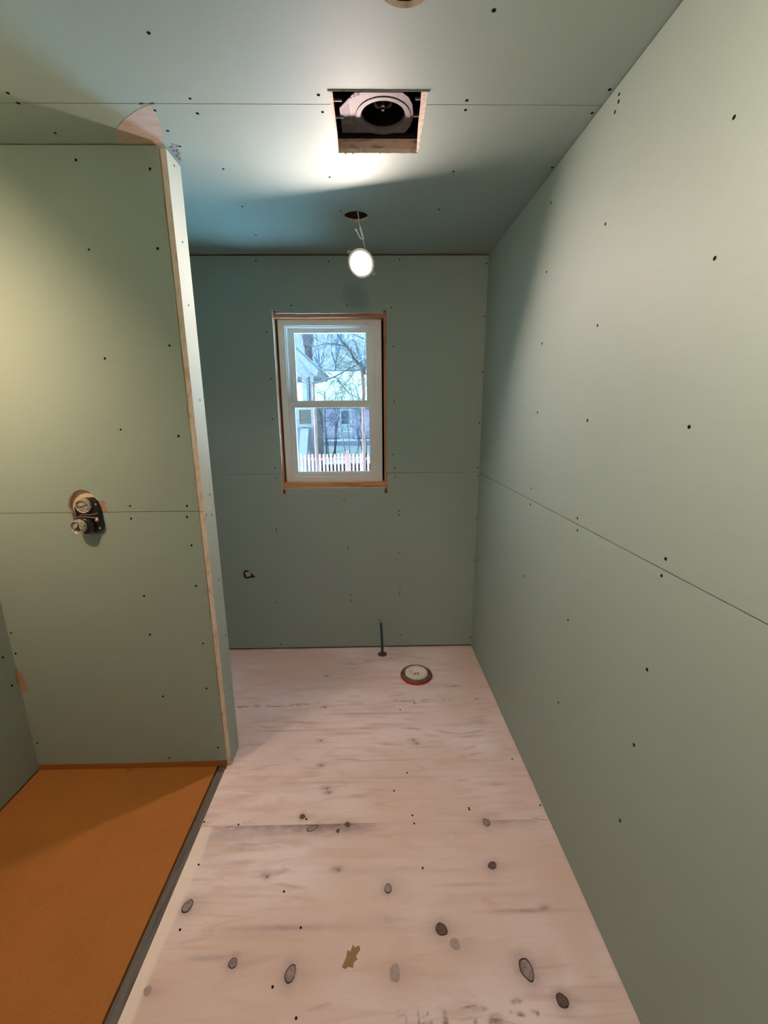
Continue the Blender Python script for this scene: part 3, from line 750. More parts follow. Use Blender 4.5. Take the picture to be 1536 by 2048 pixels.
b.slab(octo, [circ(PC[0], PC[1], .0880, 64)], lambda u, v, d: (u, v, PZ + d), 0, .0018, 0, 0, 0)
b.slab(circ(PC[0], PC[1], .0868, 64), [circ(PC[0], PC[1], .0730, 64)], lambda u, v, d: (u, v, PZ - .002 + d), 0, .0018, 0, 0, 0)
b.lathe([(.0730, -.0020), (.0700, .0010), (.0680, .0080), (.0685, .012)], 64, 0, (PC[0], PC[1], PZ))
b.build('inlet_plate', [M_GALV], fan, M=F)
b = MB(); b.lathe([(.0895, .0020), (.0895, .0100), (.0850, .0100), (.0850, .0020)], 48, 0, (PC[0], PC[1], PZ))
b.build('inlet_groove', [M_BLACKP], fan, M=F)
b = MB(); b.lathe([(.0700, .013), (.0780, .013), (.0780, .110), (0, .110)], 48, 0, (PC[0], PC[1], PZ))
for k in range(36):
    a = 2 * PI * k / 36
    p = (PC[0] + .071 * math.cos(a), PC[1] + .071 * math.sin(a))
    b.beam((p[0], p[1], PZ + .013), (p[0], p[1], PZ + .108), .0015, .007)
b.build('blower_wheel', [M_BLACKP], fan, M=F)
HX, HY = PC[0] + .002, 1.690
HC = (.032, 1.640)
b = MB(); b.lathe([(0, .050), (.012, .050), (.014, .056), (.030, .066), (.046, .086), (.050, .108), (0, .109)], 40, 0, (HC[0], HC[1], PZ))
b.build('motor_hub', [mat('glossy_black_motor', (.014, .010, .012), .16, spec=.8)], fan, smooth=True, M=F)
b = MB(); b.lathe([(0, .034), (.0035, .034), (.0062, .0365), (.0062, .043), (.0085, .044), (.0105, .0475), (.0105, .0505), (0, .0505)], 24, 0, (HC[0], HC[1], PZ))
b.build('shaft_nut', [M_CHROME], fan, smooth=True, M=F)
b = MB()
for a0 in (150, 30):
    pts = [(HC[0] + .026 * math.cos(math.radians(a)) , HC[1] - .012 + .026 * math.sin(math.radians(a)), PZ + .052 + .0 * abs(a - a0)) for a in range(a0 - 38, a0 + 39, 6)]
    b.tube(pts, [.002 + .003 * math.sin(PI * i / (len(pts) - 1)) for i in range(len(pts))], 8)
b.build('hub_glint', [M_GALV], fan, smooth=True, M=F)  # pale crescents modelled as the highlights on the motor hub
for zz, yy, xa, xb in ((PZ - .004, 1.528, x0 + .002, -.094), (PZ - .004, 1.603, x0 + .002, -.094), (PZ - .004, 1.520, .128, x1 - .002), (PZ - .004, 1.595, .128, x1 - .002)):
    b = MB(); b.box((xa, yy, zz), (xb, yy + .004, zz + .006))
    b.build('mounting_bracket', [M_GALV], fan, M=F)
lab = MB().slab([(-.1015, 1.568), (-.1015, 1.640), (-.066, 1.640), (-.066, 1.522)], [], lambda u, v, d: (u, v, PZ - .0006 + d), 0, .0005, 0, 0, 0).build('rating_label', [M_LABEL], fan, M=F)
b = MB()
rg = random.Random(4)
for k in range(7):
    xx = -.0985 + k * .0040
    v = 1.567 - (xx + .1015) * 1.296 + .006 + rg.uniform(0, .004)
    while v < 1.598 + rg.uniform(-.01, .008):
        L = rg.uniform(.008, .024)
        b.box((xx, v, PZ - .0010), (xx + .0015, v + L, PZ - .0006)); v += L + .0015
for k in range(4):
    b.box((-.096 + k * .006, 1.608, PZ - .0010), (-.0945 + k * .006, 1.618 + .003 * (k % 2), PZ - .0006))
b.build('label_text', [M_INK], lab, M=F)
b = MB()
for (u, v, r) in ((-.056, 1.512, .005), (-.044, 1.506, .005)):
    b.slab(circ(u, v, r, 16), [circ(u, v, r - .0012, 16)], lambda p, q, d: (p, q, PZ - .0010 + d), 0, .0004, 0, 0, 0)
b.box((-.070, 1.520, PZ - .0010), (-.064, 1.524, PZ - .0006))
b.build('rating_mark', [mat('faint_stamp_ink', (.16, .13, .15), .7)], fan, M=F)
# ------------------------------------------------------------------ shower valve
vx, vy, vz = -1.135, 1.640, 1.185
val = empty('shower_valve', (vx, vy, vz), 'black rough-in shower valve with two round clear dials on shower wall', 'valve')
VM = Matrix.Translation((-vx, -vy, -vz))
MY = lambda x, y, z: Matrix.Translation((x, y, z)) @ Matrix.Rotation(PI / 2, 4, 'X')     # local +z -> -y (to the room)
def vpart(b, name, m, T, parent=val, smooth=True, bevel=0):
    return b.build(name, m, parent, smooth=smooth, bevel=bevel, M=VM @ T)
M_DIAL = mat('clear_smoky_plastic', (0.50, 0.45, 0.40), .18, var=[((120, 120, 120), 3, (.20, .17, .15), .45, .7)], spec=.7)
plate = [(-1.182, 1.222), (-1.172, 1.246), (-1.150, 1.260), (-1.120, 1.260), (-1.094, 1.246), (-1.086, 1.226), (-1.084, 1.170), (-1.082, 1.146), (-1.090, 1.130), (-1.108, 1.122), (-1.150, 1.124), (-1.176, 1.138), (-1.182, 1.165)]
b = MB(); b.slab(plate, [], lambda u, v, d: (u, 1.631 + d, v), 0, .040, 0, 0, 0)
body = vpart(b, 'valve_body', [M_BLACKP], Matrix(), smooth=False, bevel=.003)
b = MB(); b.tube([(-1.176, 1.630, 1.205), (-1.176, 1.627, 1.182), (-1.150, 1.625, 1.196), (-1.110, 1.625, 1.196), (-1.092, 1.629, 1.200)], .0028, 8)
b.tube([(-1.175, 1.627, 1.186), (-1.135, 1.623, 1.188), (-1.100, 1.626, 1.182)], .0034, 8)
vpart(b, 'tie_strap', [mat('grey_brown_strap', (.16, .12, .11), .5)], Matrix())
b = MB(); b.lathe([(0, 0), (.034, 0), (.034, .016), (.030, .024), (.027, .026), (0, .026)], 32)
vpart(b, 'lower_housing', [M_BLACKP], MY(-1.142, 1.636, 1.153))
def dial(x, y, z, tilt, n=None):
    T = Matrix.Translation((x, y, z)) @ Matrix.Rotation(PI / 2, 4, 'X') @ Matrix.Rotation(tilt[0], 4, 'X') @ Matrix.Rotation(tilt[1], 4, 'Y')
    b = MB(); b.lathe([(.0280, -.024), (.0285, .0), (.0280, .003), (.0255, .0045), (.0235, .003), (.0225, .0005), (.018, .0010), (.006, .0016), (0, .0016)], 36)
    d = vpart(b, 'dial', [M_DIAL], T)
    b = MB()
    b.slab([(-.016, -.0045), (.001, -.0022), (.017, .0050), (.0175, .0062), (0, .0015), (-.013, -.001)] if n == 1 else [(-.017, -.016), (-.006, -.001), (.002, .001), (.006, .014), (.009, .013), (.009, -.006), (.016, -.010), (.002, -.013), (-.008, -.007)], [], lambda u, v, dd: (u, v, .0030 - dd), 0, .0012, 0, 0, 0)
    b.build('pointer', [mat('dial_dark_pointer', (.05, .045, .04), .4)], d, M=VM @ T)
    b = MB(); b.tube([(.019 * math.cos(a * .2), .019 * math.sin(a * .2), .0022) for a in range(32)], .0008, 5, caps=False)
    b.build('dial_ring', [M_CHROME], d, M=VM @ T)
    return d
dial(-1.139, 1.621, 1.231, (.12, .05), 1)
dial(-1.158, 1.599, 1.152, (.10, -.12), 2)
for x, z in ((-1.172, 1.232), (-1.096, 1.236), (-1.094, 1.140)):
    b = MB(); b.lathe([(0, .002), (.003, .002), (.0048, 0)], 12)
    vpart(b, 'valve_screw', [M_CHROME], MY(x, 1.6305, z))
b = MB(); b.tube([(-1.100, 1.634, 1.180), (-1.098, 1.626, 1.170)], .0065, 10)
vpart(b, 'valve_stub', [mat('pale_copper', (.62, .40, .28), .35, .3)], Matrix(), bevel=0)
# shower timber behind the cut-out
b = MB(); b.slab(rect(-1.26, 1.10, -1.06, 1.310), [], P_shower, TB + .003, .038, 0, 0, 0)
b.build('valve_blocking', [mat('pale_pine_blocking', (.80, .60, .42), .8, var=[((10, 60, 60), 4, (.60, .40, .26), .5, .7)])], wall_shower)

# ------------------------------------------------------------------ back wall stub, floor pipe, toilet flange
of = empty('drop_ear_fitting', (-.850, 2.640, .552), 'pale fitting with a dark bore in the ragged hole low on the window wall', 'pipe fitting')
O = Matrix.Translation((.850, -2.640, -.552))
hole = [(-.883, .560), (-.880, .573), (-.868, .580), (-.852, .578), (-.843, .570), (-.830, .556), (-.812, .538), (-.807, .528), (-.818, .526), (-.842, .525), (-.858, .519), (-.872, .520), (-.882, .530), (-.885, .545)]
MB().slab(hole, [], P_back, -.0005, .0004, 0, 0, 0).build('hole_shade_patch', [mat('hole_shade_dark', (.035, .026, .012), .95, var=[((60, 60, 60), 4, (.07, .05, .025), .45, .7)])], wall_back)  # flat dark sheet on the board, painted as the shade inside the hole
b = MB()
col = [(-.8705, .5640), (-.856, .563), (-.850, .570), (-.844, .566), (-.838, .556), (-.8350, .549), (-.840, .541), (-.850, .538), (-.861, .535), (-.866, .540), (-.862, .546), (-.868, .554)]
b.slab(col, [circ(-.8520, .5520, .0050, 14)], lambda u, v, d: (u, 2.6255 + d, v), 0, .006, 0, 0, 0)
b.build('fitting_body', [mat('cream_fitting', (.60, .50, .42), .6)], of, M=O)
MB().lathe([(0, 0), (.0056, 0)], 14).build('fitting_bore', [M_GAP], of, M=O @ MY(-.852, 2.6290, .552))  # dark disc painted as the shade inside the bore

pp = empty('floor_pipe', (.0235, 2.553, 0), 'thin dark teal capped water pipe standing up from plywood by the back wall', 'pipe')
b = MB(); b.tube([(0, 0, -.02), (-.001, .001, .08), (-.004, .003, .16), (-.0085, .005, .232)], .0080, 20)
b.build('pipe', [mat('dark_teal_pipe', (.016, .045, .050), .35, spec=.5)], pp, smooth=True)
b = MB(); b.lathe([(0, .018), (.0050, .018), (.0085, .015), (.0095, .006), (.0095, -.004), (.0082, -.005)], 20, 0, (-.0085, .005, .234))
b.build('pipe_cap', [mat('pale_grey_cap', (.30, .33, .26), .5)], pp, smooth=True)
b = MB(); b.lathe([(.0085, .004), (.018, .0035), (.029, .0018), (.0305, 0)], 28)
b.build('floor_collar', [mat('dark_collar', (.085, .065, .055), .5)], pp, smooth=True)

fl = empty('toilet_flange', (.228, 2.306, 0), 'round toilet flange with red base ring and white test cap set in floor', 'flange')
b = MB(); b.lathe([(.060, 0), (.0955, 0), (.0975, .004), (.0975, .0090), (.0950, .0120), (.0600, .0120)], 56)
b.build('base_ring', [mat('red_plastic_ring', (.42, .018, .022), .35, spec=.5)], fl, smooth=True)
b = MB(); b.lathe([(.0680, .0125), (.0905, .0125), (.0925, .0145), (.0925, .0175), (.0900, .0190), (.0740, .0190), (.0720, .0170), (.0680, .0150)], 56)
b.build('metal_ring', [mat('dull_steel_ring', (.23, .17, .145), .4, .5, var=[((30, 30, 30), 4, (.15, .09, .08), .45, .65)])], fl, smooth=True)
for a in (-100, -25, 40, 135, 205):
    b = MB(); b.lathe([(0, .0225), (.004, .0222), (.0062, .0188)], 12, 0, (.0815 * math.cos(math.radians(a)), .0815 * math.sin(math.radians(a)), 0))
    b.build('flange_screw', [M_CHROME], fl, smooth=True)
b = MB(); b.lathe([(0, .0130), (.020, .0130), (.028, .0150), (.034, .0235), (.044, .0285), (.062, .0290), (.0690, .0230), (.0695, .0160)], 56)
cap = b.build('test_cap', [mat('off_white_cap', (.66, .60, .50), .45)], fl, smooth=True)
b = MB()
for cx, cy, r in ((-.0125, -.004, .0085), (-.0060, .006, .0070), (.0090, -.001, .0080), (.0120, .006, .0055)):
    b.slab(circ(cx, cy, r, 18), [circ(cx, cy, r - .0030, 18)], lambda u, v, d: (u, v, .0140 - d), 0, .0010, 0, 0, 0)
b.build('red_print', [mat('dark_red_print', (.22, .035, .03), .6)], cap)

# ------------------------------------------------------------------ outside the window
GZ = -.75
M_SNOW = mat('snow', (.90, .84, .80), .8, var=[((.5, .5, .5), 4, (.82, .78, .76), .4, .7), ((6, 6, 6), 4, (.74, .70, .68), .6, .8)], bump=(2, .5, .05))
def yard(y0, y1, ny, name, m):
    b = MB(); nx = 40; rg = random.Random(1)
    vs = [(-26 + 52 * i / nx, y0 + (y1 - y0) * j / ny, GZ + (rg.uniform(-.03, .03) if 0 < j < ny else 0)) for j in range(ny + 1) for i in range(nx + 1)]
    b.add(vs, [(j * (nx + 1) + i, j * (nx + 1) + i + 1, (j + 1) * (nx + 1) + i + 1, (j + 1) * (nx + 1) + i) for j in range(ny) for i in range(nx)])
    return tag(b.build(name, [m], smooth=True), kind='structure')
yard(2.80, 13.9, 12, 'ground', M_SNOW)
yard(13.9, 55.0, 40, 'ground', mat('dull_winter_grass', (.050, .032, .026), .95, var=[((1.5, 1.5, 1.5), 5, (.035, .024, .018), .45, .65)]))
M_BARK = mat('dark_bark', (0.0455, 0.0315, 0.0315), .9, var=[((12, 12, 3), 5, (0.07, 0.0455, 0.042), .45, .7)])
M_BARK_P = mat('pinkish_bark', (.20, .075, .06), .9, var=[((20, 20, 6), 5, (0.1176, 0.0504, 0.0392), .45, .65)])
M_TWIG = mat('bare_twigs', (0.048, 0.04, 0.04), .9)
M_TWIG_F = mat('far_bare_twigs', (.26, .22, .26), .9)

def grow(b, p, d, L, r, depth, rg, spread=.55, flat=.35, n=3, kids=(2, 4)):
    pts = [Vector(p)]
    d = Vector(d).normalized()
    seg = 4
    for i in range(seg):
        d = (d + Vector((rg.uniform(-1, 1) * .22, rg.uniform(-1, 1) * .22 * flat, rg.uniform(-1, 1) * .18 + .02))).normalized()
        pts.append(pts[-1] + d * L / seg)
    b.tube(pts, [r * (1 - .5 * i / seg) for i in range(seg + 1)], n, caps=False)
    if depth <= 0: return
    for k in range(rg.randint(*kids)):
        i = rg.randint(1, seg)
        nd = (d + Vector((rg.uniform(-1, 1), rg.uniform(-1, 1) * flat, rg.uniform(-1, 1) * .9)) * spread * 1.4).normalized()
        grow(b, pts[i], nd, L * rg.uniform(.5, .78), r * .58, depth - 1, rg, spread, flat, n, kids)

def Y9(x8, z8):   # carries a point of the 8 m plane out along its sight line to 9 m
    return (x8 * 9 / 8, 9.0, ZC + (z8 - ZC) * 9 / 8)
# tree to the right of the view, its arching limbs crossing the upper sash
tr = empty('bare_tree', (-.27, 9.0, GZ), 'bare tree nearest the window, trunk at right edge, limb arching across the upper pane', 'tree', None)
T = Matrix.Translation((.27, -9, -GZ))
b = MB(); b.tube([(-.26, 9, GZ), (-.275, 9, .4), (-.27, 9, .95), (-.27, 9, 1.6), (-.25, 9, 2.0), (-.27, 9, 2.35), (-.335, 9, 2.55)], [.045, .040, .036, .034, .032, .030, .024], 12)
b.build('trunk', [M_BARK_P], tr, smooth=True, M=T)
l2 = [Y9(*q) for q in ((-.20, 2.259), (-.232, 2.376), (-.308, 2.45), (-.394, 2.534), (-.447, 2.66), (-.511, 2.733), (-.696, 2.775), (-.892, 2.781), (-1.124, 2.741))]
b = MB(); b.tube(l2, [.030, .028, .027, .024, .021, .017, .013, .010, .006], 8)
b.tube([Y9(-.511, 2.733), Y9(-.60, 2.80), Y9(-.64, 2.90), Y9(-.60, 2.97), Y9(-.50, 2.98), Y9(-.36, 2.93), Y9(-.2, 2.86)], [.010, .009, .008, .008, .009, .011, .014], 6)
b.tube([Y9(-.48, 2.70), Y9(-.50, 2.79), Y9(-.44, 2.85), Y9(-.36, 2.82), Y9(-.31, 2.70), Y9(-.30, 2.55)], .006, 6)
b.build('limb', [M_BARK], tr, smooth=True, M=T)
b = MB(); rg = random.Random(21)
for q in l2[1:-1] * 2:
    for k in range(3):
        grow(b, q, (rg.uniform(-1, .6), rg.uniform(-.3, .3), rg.uniform(-.6, 1)), rg.uniform(.25, .6), .0055, 2, rg)
tag(b.build('twigs', [M_TWIG], tr, M=T), kind='stuff')
# tree left of the middle with the long straight limb rising to the right
tr = empty('bare_tree', (-1.27, 9.0, GZ), 'slim pinkish tree left of the fence post, dark limb rising to the right', 'tree')
T = Matrix.Translation((1.27, -9, -GZ))
b = MB(); b.tube([(-1.245, 9, GZ), (-1.258, 9, .2), (-1.272, 9, .97), (-1.262, 9, 1.35), (-1.270, 9, 1.70), (-1.276, 9, 2.0), (-1.278, 9, 2.18)], [.038, .034, .032, .031, .028, .020, .015], 10)
b.build('trunk', [M_BARK_P], tr, smooth=True, M=T)
l1 = [Y9(*q) for q in ((-1.136, 2.11), (-.972, 2.152), (-.736, 2.225), (-.566, 2.32), (-.409, 2.387), (-.308, 2.445), (-.207, 2.513))]
l3 = [Y9(*q) for q in ((-.736, 2.22), (-.67, 2.15), (-.607, 2.069), (-.54, 1.985), (-.465, 1.917), (-.275, 1.84))]
b = MB(); b.tube(l1, [.022, .019, .016, .013, .012, .010, .008], 8); b.tube(l3, [.008, .008, .008, .008, .008, .006], 6)
b.build('limb', [M_BARK], tr, smooth=True, M=T)
b = MB(); rg = random.Random(22)
for q in (l1 + l3) * 2:
    for k in range(2):
        grow(b, q, (rg.uniform(-1, 1), rg.uniform(-.3, .3), rg.uniform(-1, .5)), rg.uniform(.2, .5), .0050, 2, rg)
tag(b.build('twigs', [M_TWIG], tr, M=T), kind='stuff')
# slim dark tree in front of the porch
tr = empty('bare_tree', (-1.79, 15.0, GZ), 'slim dark tree trunk in front of the porch of the far house', 'tree')
T = Matrix.Translation((1.79, -15, -GZ))
b = MB(); b.tube([(-1.74, 15, GZ), (-1.77, 15, .3), (-1.79, 15, 1.2), (-1.77, 15, 1.75), (-1.75, 15, 2.3)], [.05, .045, .035, .032, .022], 8)
b.build('trunk', [M_BARK], tr, smooth=True, M=T)
b = MB(); rg = random.Random(23)
for z in (.2, .5, .7, 1.0, 1.3, 1.6, 1.9, 2.2, 2.3, 2.3):
    for s in (-1, 1):
        grow(b, (-1.77, 15, z), (s * rg.uniform(.5, 1), rg.uniform(-.3, .3), rg.uniform(-.1, 1)), rg.uniform(.5, 1.2), .008, 2, rg)
tag(b.build('twigs', [M_TWIG], tr, M=T), kind='stuff')
# saplings behind the fence, twigs over the pale roof
for (x, y, h, sd, lb) in ((-.95, 16.5, 3.3, 31, 'bushy bare sapling behind the fence post, before the pale roof'), (-.35, 17.5, 3.4, 32, 'bushy bare sapling at the right end of the fence, before the porch'), (-1.9, 18.5, 3.2, 33, 'bushy bare sapling left of the door of the far house')):
    tr = empty('bare_sapling', (x, y, GZ), lb, 'tree')
    T = Matrix.Translation((-x, -y, -GZ))
    b = MB()
    rg = random.Random(sd)
    stems = []
    for k in range(4):
        p = [(x + rg.uniform(-.1, .1), y, GZ)]
        dx = rg.uniform(-.32, .32)
        for j in range(1, 7):
            p.append((p[0][0] + dx * j / 3 + rg.uniform(-.05, .05), y + rg.uniform(-.1, .1), GZ + h * j / 6))
        stems.append(p); b.tube(p, [.022, .020, .017, .015, .013, .011, .007], 6)
    b.build('stems', [M_BARK], tr, M=T)
    b = MB()
    for p in stems:
        for j in range(3, 7):
            for k in range(2):
                grow(b, p[j], (rg.uniform(-1, 1), rg.uniform(-.4, .4), rg.uniform(-.2, 1)), rg.uniform(.35, .8), .0075, 2, rg)
    tag(b.build('twigs', [M_TWIG], tr, M=T), kind='stuff')
# tall trees beyond the roof
for (x, y, h, sd, lb) in ((-2.9, 31, 8.0, 41, 'tall bare tree beyond the roof, its fork at the middle of the ridge'), (-.9, 33, 8.5, 42, 'tall bare tree beyond the right end of the roof ridge'), (-4.3, 34, 8.5, 43, 'tall bare tree beyond the chimney')):
    tr = empty('bare_tree', (x, y, GZ), lb, 'tree')
    T = Matrix.Translation((-x, -y, -GZ))
    b = MB(); rg = random.Random(sd)
    fork = Vector((x + .1, y, 4.9))
    b.tube([(x - .2, y, GZ), (x - .15, y, 2.5), (x, y, 3.8), fork], [.16, .13, .09, .07], 8)
    ends = []
    for k in range(6):
        a = rg.uniform(-.8, .8)
        p = [fork.copy()]
        for j in range(4):
            p.append(p[-1] + Vector((a * .7 + rg.uniform(-.2, .2), rg.uniform(-.2, .2), .85)))
        b.tube(p, [.055, .045, .036, .028, .02], 5); ends += p
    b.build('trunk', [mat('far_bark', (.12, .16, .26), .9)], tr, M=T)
    b = MB()
    for p in ends:
        for k in range(3):
            grow(b, p, (rg.uniform(-1, 1), rg.uniform(-.3, .3), rg.uniform(-.3, .9)), rg.uniform(.8, 1.7), .013, 2, rg, kids=(2, 3))
    tag(b.build('twigs', [M_TWIG_F], tr, M=T), kind='stuff')

# projecting house wing seen edge-on at left, bulk added to shade the yard
b = MB(); b.box((-4.0, 2.77, GZ), (-1.30, 6.95, 2.15)); b.box((-4.1, 2.77, 2.15), (-1.24, 7.0, 2.27))
tag(b.build('wall_shade_wing', [mat('wing_siding', (.30, .32, .36), .8)]), kind='structure')
# picket fence
fen = empty('picket_fence', (-1.4, 14.0, GZ), 'pale reddish wooden picket fence running across behind the window', 'fence')
T = Matrix.Translation((1.4, -14.0, -GZ))
M_PICK = mat('weathered_cedar', (.27, .115, .098), .8, var=[((30, 30, 4), 4, (0.21, 0.08, 0.065), .45, .7)])
M_POST = mat('cedar_post', (.22, .075, .055), .8)
for k in range(36):
    x = -3.60 + k * .1215
    zt = .300 + .008 * math.sin(k * 2.3)
    b = MB(); b.slab([(x, GZ + .06), (x + .068, GZ + .06), (x + .068, zt - .035), (x + .046, zt), (x + .022, zt), (x, zt - .035)], [], lambda u, v, d: (u, 13.955 + d, v), 0, .018, 0, 0, 0)
    b.build('picket', [M_PICK], fen, M=T)
for z in (.085, -.45):
    MB().box((-3.65, 13.974, z), (.80, 14.012, z + .075)).build('rail', [M_POST], fen, M=T)
for x in (-.965, -3.40, .70):
    b = MB(); b.box((x - .045, 13.94, GZ - .1), (x + .045, 14.03, .335)); b.box((x - .055, 13.93, .335), (x + .055, 14.04, .362))
    b.build('post', [M_POST], fen, M=T)

# the far house: porch, door, window, snowy roof
fh = empty('house', (-1.5, 26, GZ), 'far periwinkle clapboard house with pale roof, white door and porch', 'house')
T = Matrix.Translation((1.5, -26, -GZ))
M_SIDE = mat('periwinkle_siding', (.80, .68, .86), .8)
M_TRIMW = mat('white_house_trim', (.92, .88, .88), .7)
M_DKWIN = mat('dark_house_window', (.09, .11, .17), .25, var=[((9, 9, 9), 3, (.30, .36, .48), .5, .65)])
b = MB(); b.box((-6.5, 26.05, GZ), (3.5, 30, 2.05))
z = GZ
while z < 2.0:
    b.add([(-6.5, 26.05, z + .13), (3.5, 26.05, z + .13), (3.5, 26.0, z), (-6.5, 26.0, z), (-6.5, 26.05, z), (3.5, 26.05, z)], [(0, 1, 2, 3), (3, 2, 5, 4)])
    z += .13
b.build('clapboard_wall', [M_SIDE], fh, M=T)
b = MB(); b.slab([(25.4, 1.98), (29.0, 4.30), (32.6, 1.98), (32.6, 1.85), (29.0, 4.15), (25.4, 1.85)], [], lambda u, v, d: (-6.8 + d, u, v), 0, 10.6, 0, 0, 0)
b.build('roof', [mat('pale_shingles', (.135, .104, .062), .8)], fh, M=T)
b = MB(); b.box((-6.8, 28.94, 4.26), (3.8, 29.06, 4.34)); b.build('ridge_cap', [mat('dark_ridge', (.12, .16, .24), .8)], fh, M=T)
b = MB(); ring(b, -2.27, -1.45, -.15, 1.92, 25.93, 26.0, .12, .12, .06, .12); b.build('door_casing', [M_TRIMW], fh, M=T)
b = MB(); b.box((-2.15, 25.96, -.10), (-1.57, 25.99, 1.86)); dr = b.build('front_door', [mat('pale_blue_door', (.78,.82,.90), .6)], fh, M=T)
b = MB(); b.box((-2.09, 25.945, .98), (-1.645, 25.955, 1.745)); b.build('door_glass', [M_DKWIN], dr, M=T)
b = MB(); ring(b, -3.75, -3.18, .70, 1.92, 25.93, 26.0, .10, .10, .45, .10); b.build('window_casing', [M_TRIMW], fh, M=T)
b = MB(); b.box((-3.60, 25.95, 1.16), (-3.30, 25.96, 1.82)); b.build('window_pane', [mat('grey_blue_pane', (.30, .30, .30), .3)], fh, M=T)
b = MB(); b.box((-3.30, 23.9, -.16), (3.0, 26.0, .10)); b.build('porch_deck', [mat('grey_decking', (.035, .03, .03), .8)], fh, M=T)
MB().box((-3.30, 23.87, -.16), (3.0, 23.9, .09)).build('deck_fascia', [mat('dark_porch_edge', (.24, .18, .26), .8)], fh, M=T)
b = MB(); b.box((-3.30, 23.95, GZ), (3.0, 24.05, -.16)); b.build('porch_skirt', [mat('pale_skirting', (.80, .84, .86), .8)], fh, M=T)
for x in (-.72, 2.2):
    MB().box((x - .10, 23.92, .10), (x + .10, 24.12, 2.1)).build('porch_post', [mat('pink_porch_post', (.95, .42, .52), .8)], fh, M=T)
b = MB(); b.box((-2.02, 23.98, .58), (-1.36, 24.02, .62)); b.box((-2.02, 23.98, .16), (-1.36, 24.02, .20))
for k in range(8):
    b.box((-2.0 + k * .088, 23.99, .18), (-1.98 + k * .088, 24.01, .60))
b.build('porch_railing', [mat('grey_railing', (.45,.40,.46), .8)], fh, M=T)
ch = empty('porch_chair', (-3.0, 24.6, .10), 'small dark chair on the far porch left of its door', 'chair')
b = MB(); b.box((-.17, -.17, .32), (.17, .17, .37)); b.build('seat', [M_DKWIN], ch)
b = MB()
for k in range(4): b.box((-.17 + k * .10, .14, .37), (-.13 + k * .10, .17, .72))
b.box((-.17, .14, .70), (.17, .17, .75)); b.build('backrest', [M_DKWIN], ch)
for sx in (-1, 1):
    for sy in (-1, 1):
        MB().box((sx * .15 - .02, sy * .15 - .02, 0), (sx * .15 + .02, sy * .15 + .02, .32)).build('leg', [M_DKWIN], ch)
pl = empty('porch_planter', (-1.09, 24.3, .10), 'small dark planter with a bare stem on the far porch beside pink post', 'planter')
b = MB(); b.lathe([(0, 0), (.09, 0), (.12, .24), (.10, .24), (.09, .20), (0, .20)], 14); b.build('pot', [M_DKWIN], pl)
b = MB(); rg = random.Random(8)
for k in range(5): grow(b, (0, 0, .2), (rg.uniform(-.3, .3), 0, 1), .35, .012, 1, rg)
b.build('stems', [M_TWIG], pl)
wr = empty('wall_ornament', (-2.65, 25.93, 1.22), 'oval dark looped ornament hanging beside the far house door', 'ornament')
for dx, dz, rx, rz in ((0, .26, .13, .12), (0, 0, .14, .12), (.01, -.24, .12, .11)):
    b = MB(); b.tube([(dx + rx * math.cos(k * PI / 9), 0, dz + rz * math.sin(k * PI / 9)) for k in range(19)], .018, 5, caps=False)
    b.build('loop', [mat('slate_ornament', (.14, .18, .32), .8)], wr)

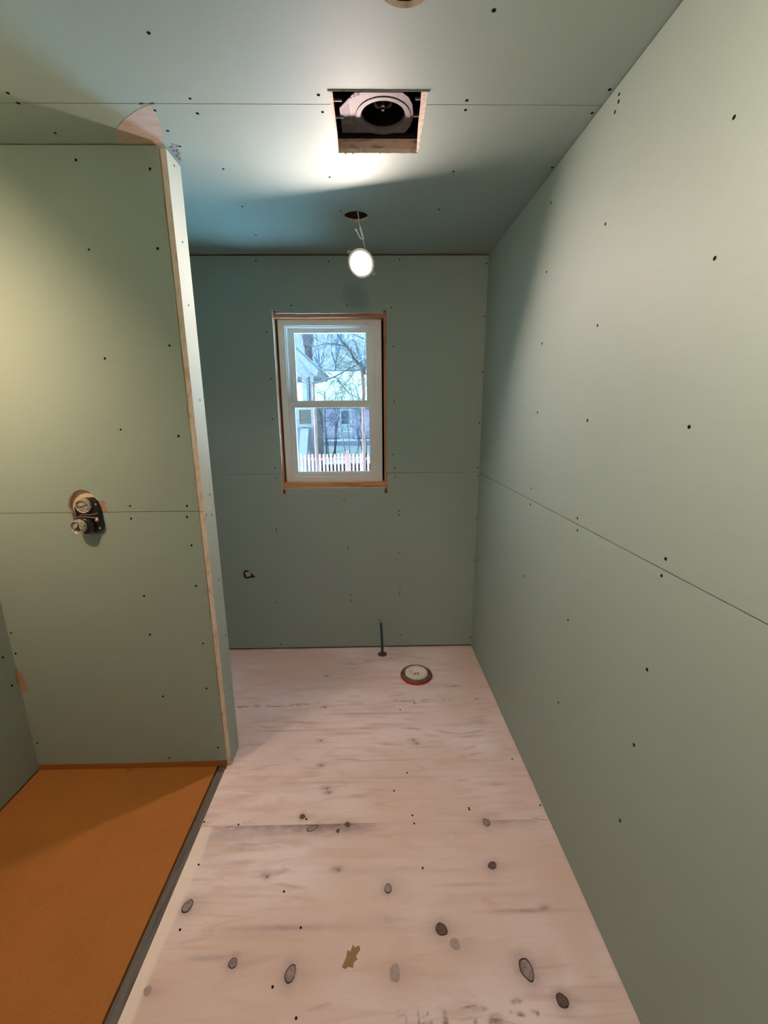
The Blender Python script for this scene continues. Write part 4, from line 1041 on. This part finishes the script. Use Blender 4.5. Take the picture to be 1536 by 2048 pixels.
# the nearer house on the left: gable, corner board, window with blinds, chimney
nh = empty('house', (-3.2, 17, GZ), 'nearer pale blue house at left with sloping gable eave, chimney and blinds', 'house')
T = Matrix.Translation((3.2, -17, -GZ))
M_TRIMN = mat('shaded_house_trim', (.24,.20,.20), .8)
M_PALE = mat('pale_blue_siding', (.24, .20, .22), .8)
b = MB(); b.box((-6.0, 17.0, GZ), (-2.46, 20, 1.90)); b.build('house_wall', [M_PALE], nh, M=T)
b = MB(); b.slab([(-6.0, 2.96), (-2.42, 2.96), (-2.20, 3.05), (-3.55, 4.33), (-6.0, 4.33)], [], lambda u, v, d: (u, 17.0 + d, v), 0, 3.0, 0, 0, 0)
b.build('gable', [M_PALE], nh, M=T)
b = MB(); b.slab([(-2.225, 2.955), (-2.145, 3.190), (-3.60, 4.545), (-3.60, 4.30)], [], lambda u, v, d: (u, 16.7 + d, v), 0, 3.4, 0, 0, 0)
b.build('rake_board', [M_TRIMN], nh, M=T)
b = MB(); b.slab([(-2.145, 3.192), (-2.130, 3.225), (-3.60, 4.590), (-3.60, 4.545)], [], lambda u, v, d: (u, 16.65 + d, v), 0, 3.5, 0, 0, 0)
b.build('roof_edge', [mat('dark_roof_edge', (.06,.05,.06), .8)], nh, M=T)
b = MB(); b.box((-2.84, 17.0, 1.90), (-2.66, 17.25, 2.96)); b.box((-2.52, 17.0, 1.90), (-2.40, 17.25, 2.96)); b.box((-2.66, 17.05, 1.90), (-2.60, 17.25, 2.96))
b.build('corner_post', [M_TRIMN], nh, M=T)
b = MB(); b.box((-2.60, 17.10, 1.90), (-2.52, 17.20, 2.96)); b.build('dark_slot', [mat('slate_slot', (.08,.06,.07), .7)], nh, M=T)  # dark strip standing for the slot between the corner posts
b = MB(); ring(b, -3.17, -2.44, 1.08, 1.83, 16.93, 17.0, .17, .10, .11, .10); b.build('window_casing', [M_TRIMN], nh, M=T)
b = MB(); b.box((-3.0, 16.975, 1.19), (-2.54, 16.985, 1.73)); pn = b.build('window_pane', [mat('dim_window_pane', (.08,.07,.06), .3)], nh, M=T)
b = MB()
for k in range(9): b.box((-2.99, 16.955, 1.20 + k * .058), (-2.55, 16.974, 1.232 + k * .058))
b.build('blind_slats', [mat('grey_green_blind', (.17,.11,.08), .7)], pn, M=T)
b = MB(); b.box((-3.09, 19.6, 3.0), (-2.80, 19.9, 4.46)); b.box((-3.13, 19.56, 4.46), (-2.76, 19.94, 6.2))
b.build('chimney', [mat('slate_chimney', (.12,.08,.10), .9, var=[((30, 30, 12), 4, (.22, .13, .13), .45, .65)])], nh, M=T)
lb = tag(MB().slab([(-3.06, GZ), (-2.76, GZ), (-2.64, 1.02), (-2.96, 1.02)], [], lambda u, v, d: (u, 16.2 + d + (v - GZ) * .38, v), 0, .06, 0, 0, 0).build('leaning_board', [mat('weathered_board', (.10, .075, .085), .85)]), 'wide weathered board leaning against the left house under the blind window', 'board')
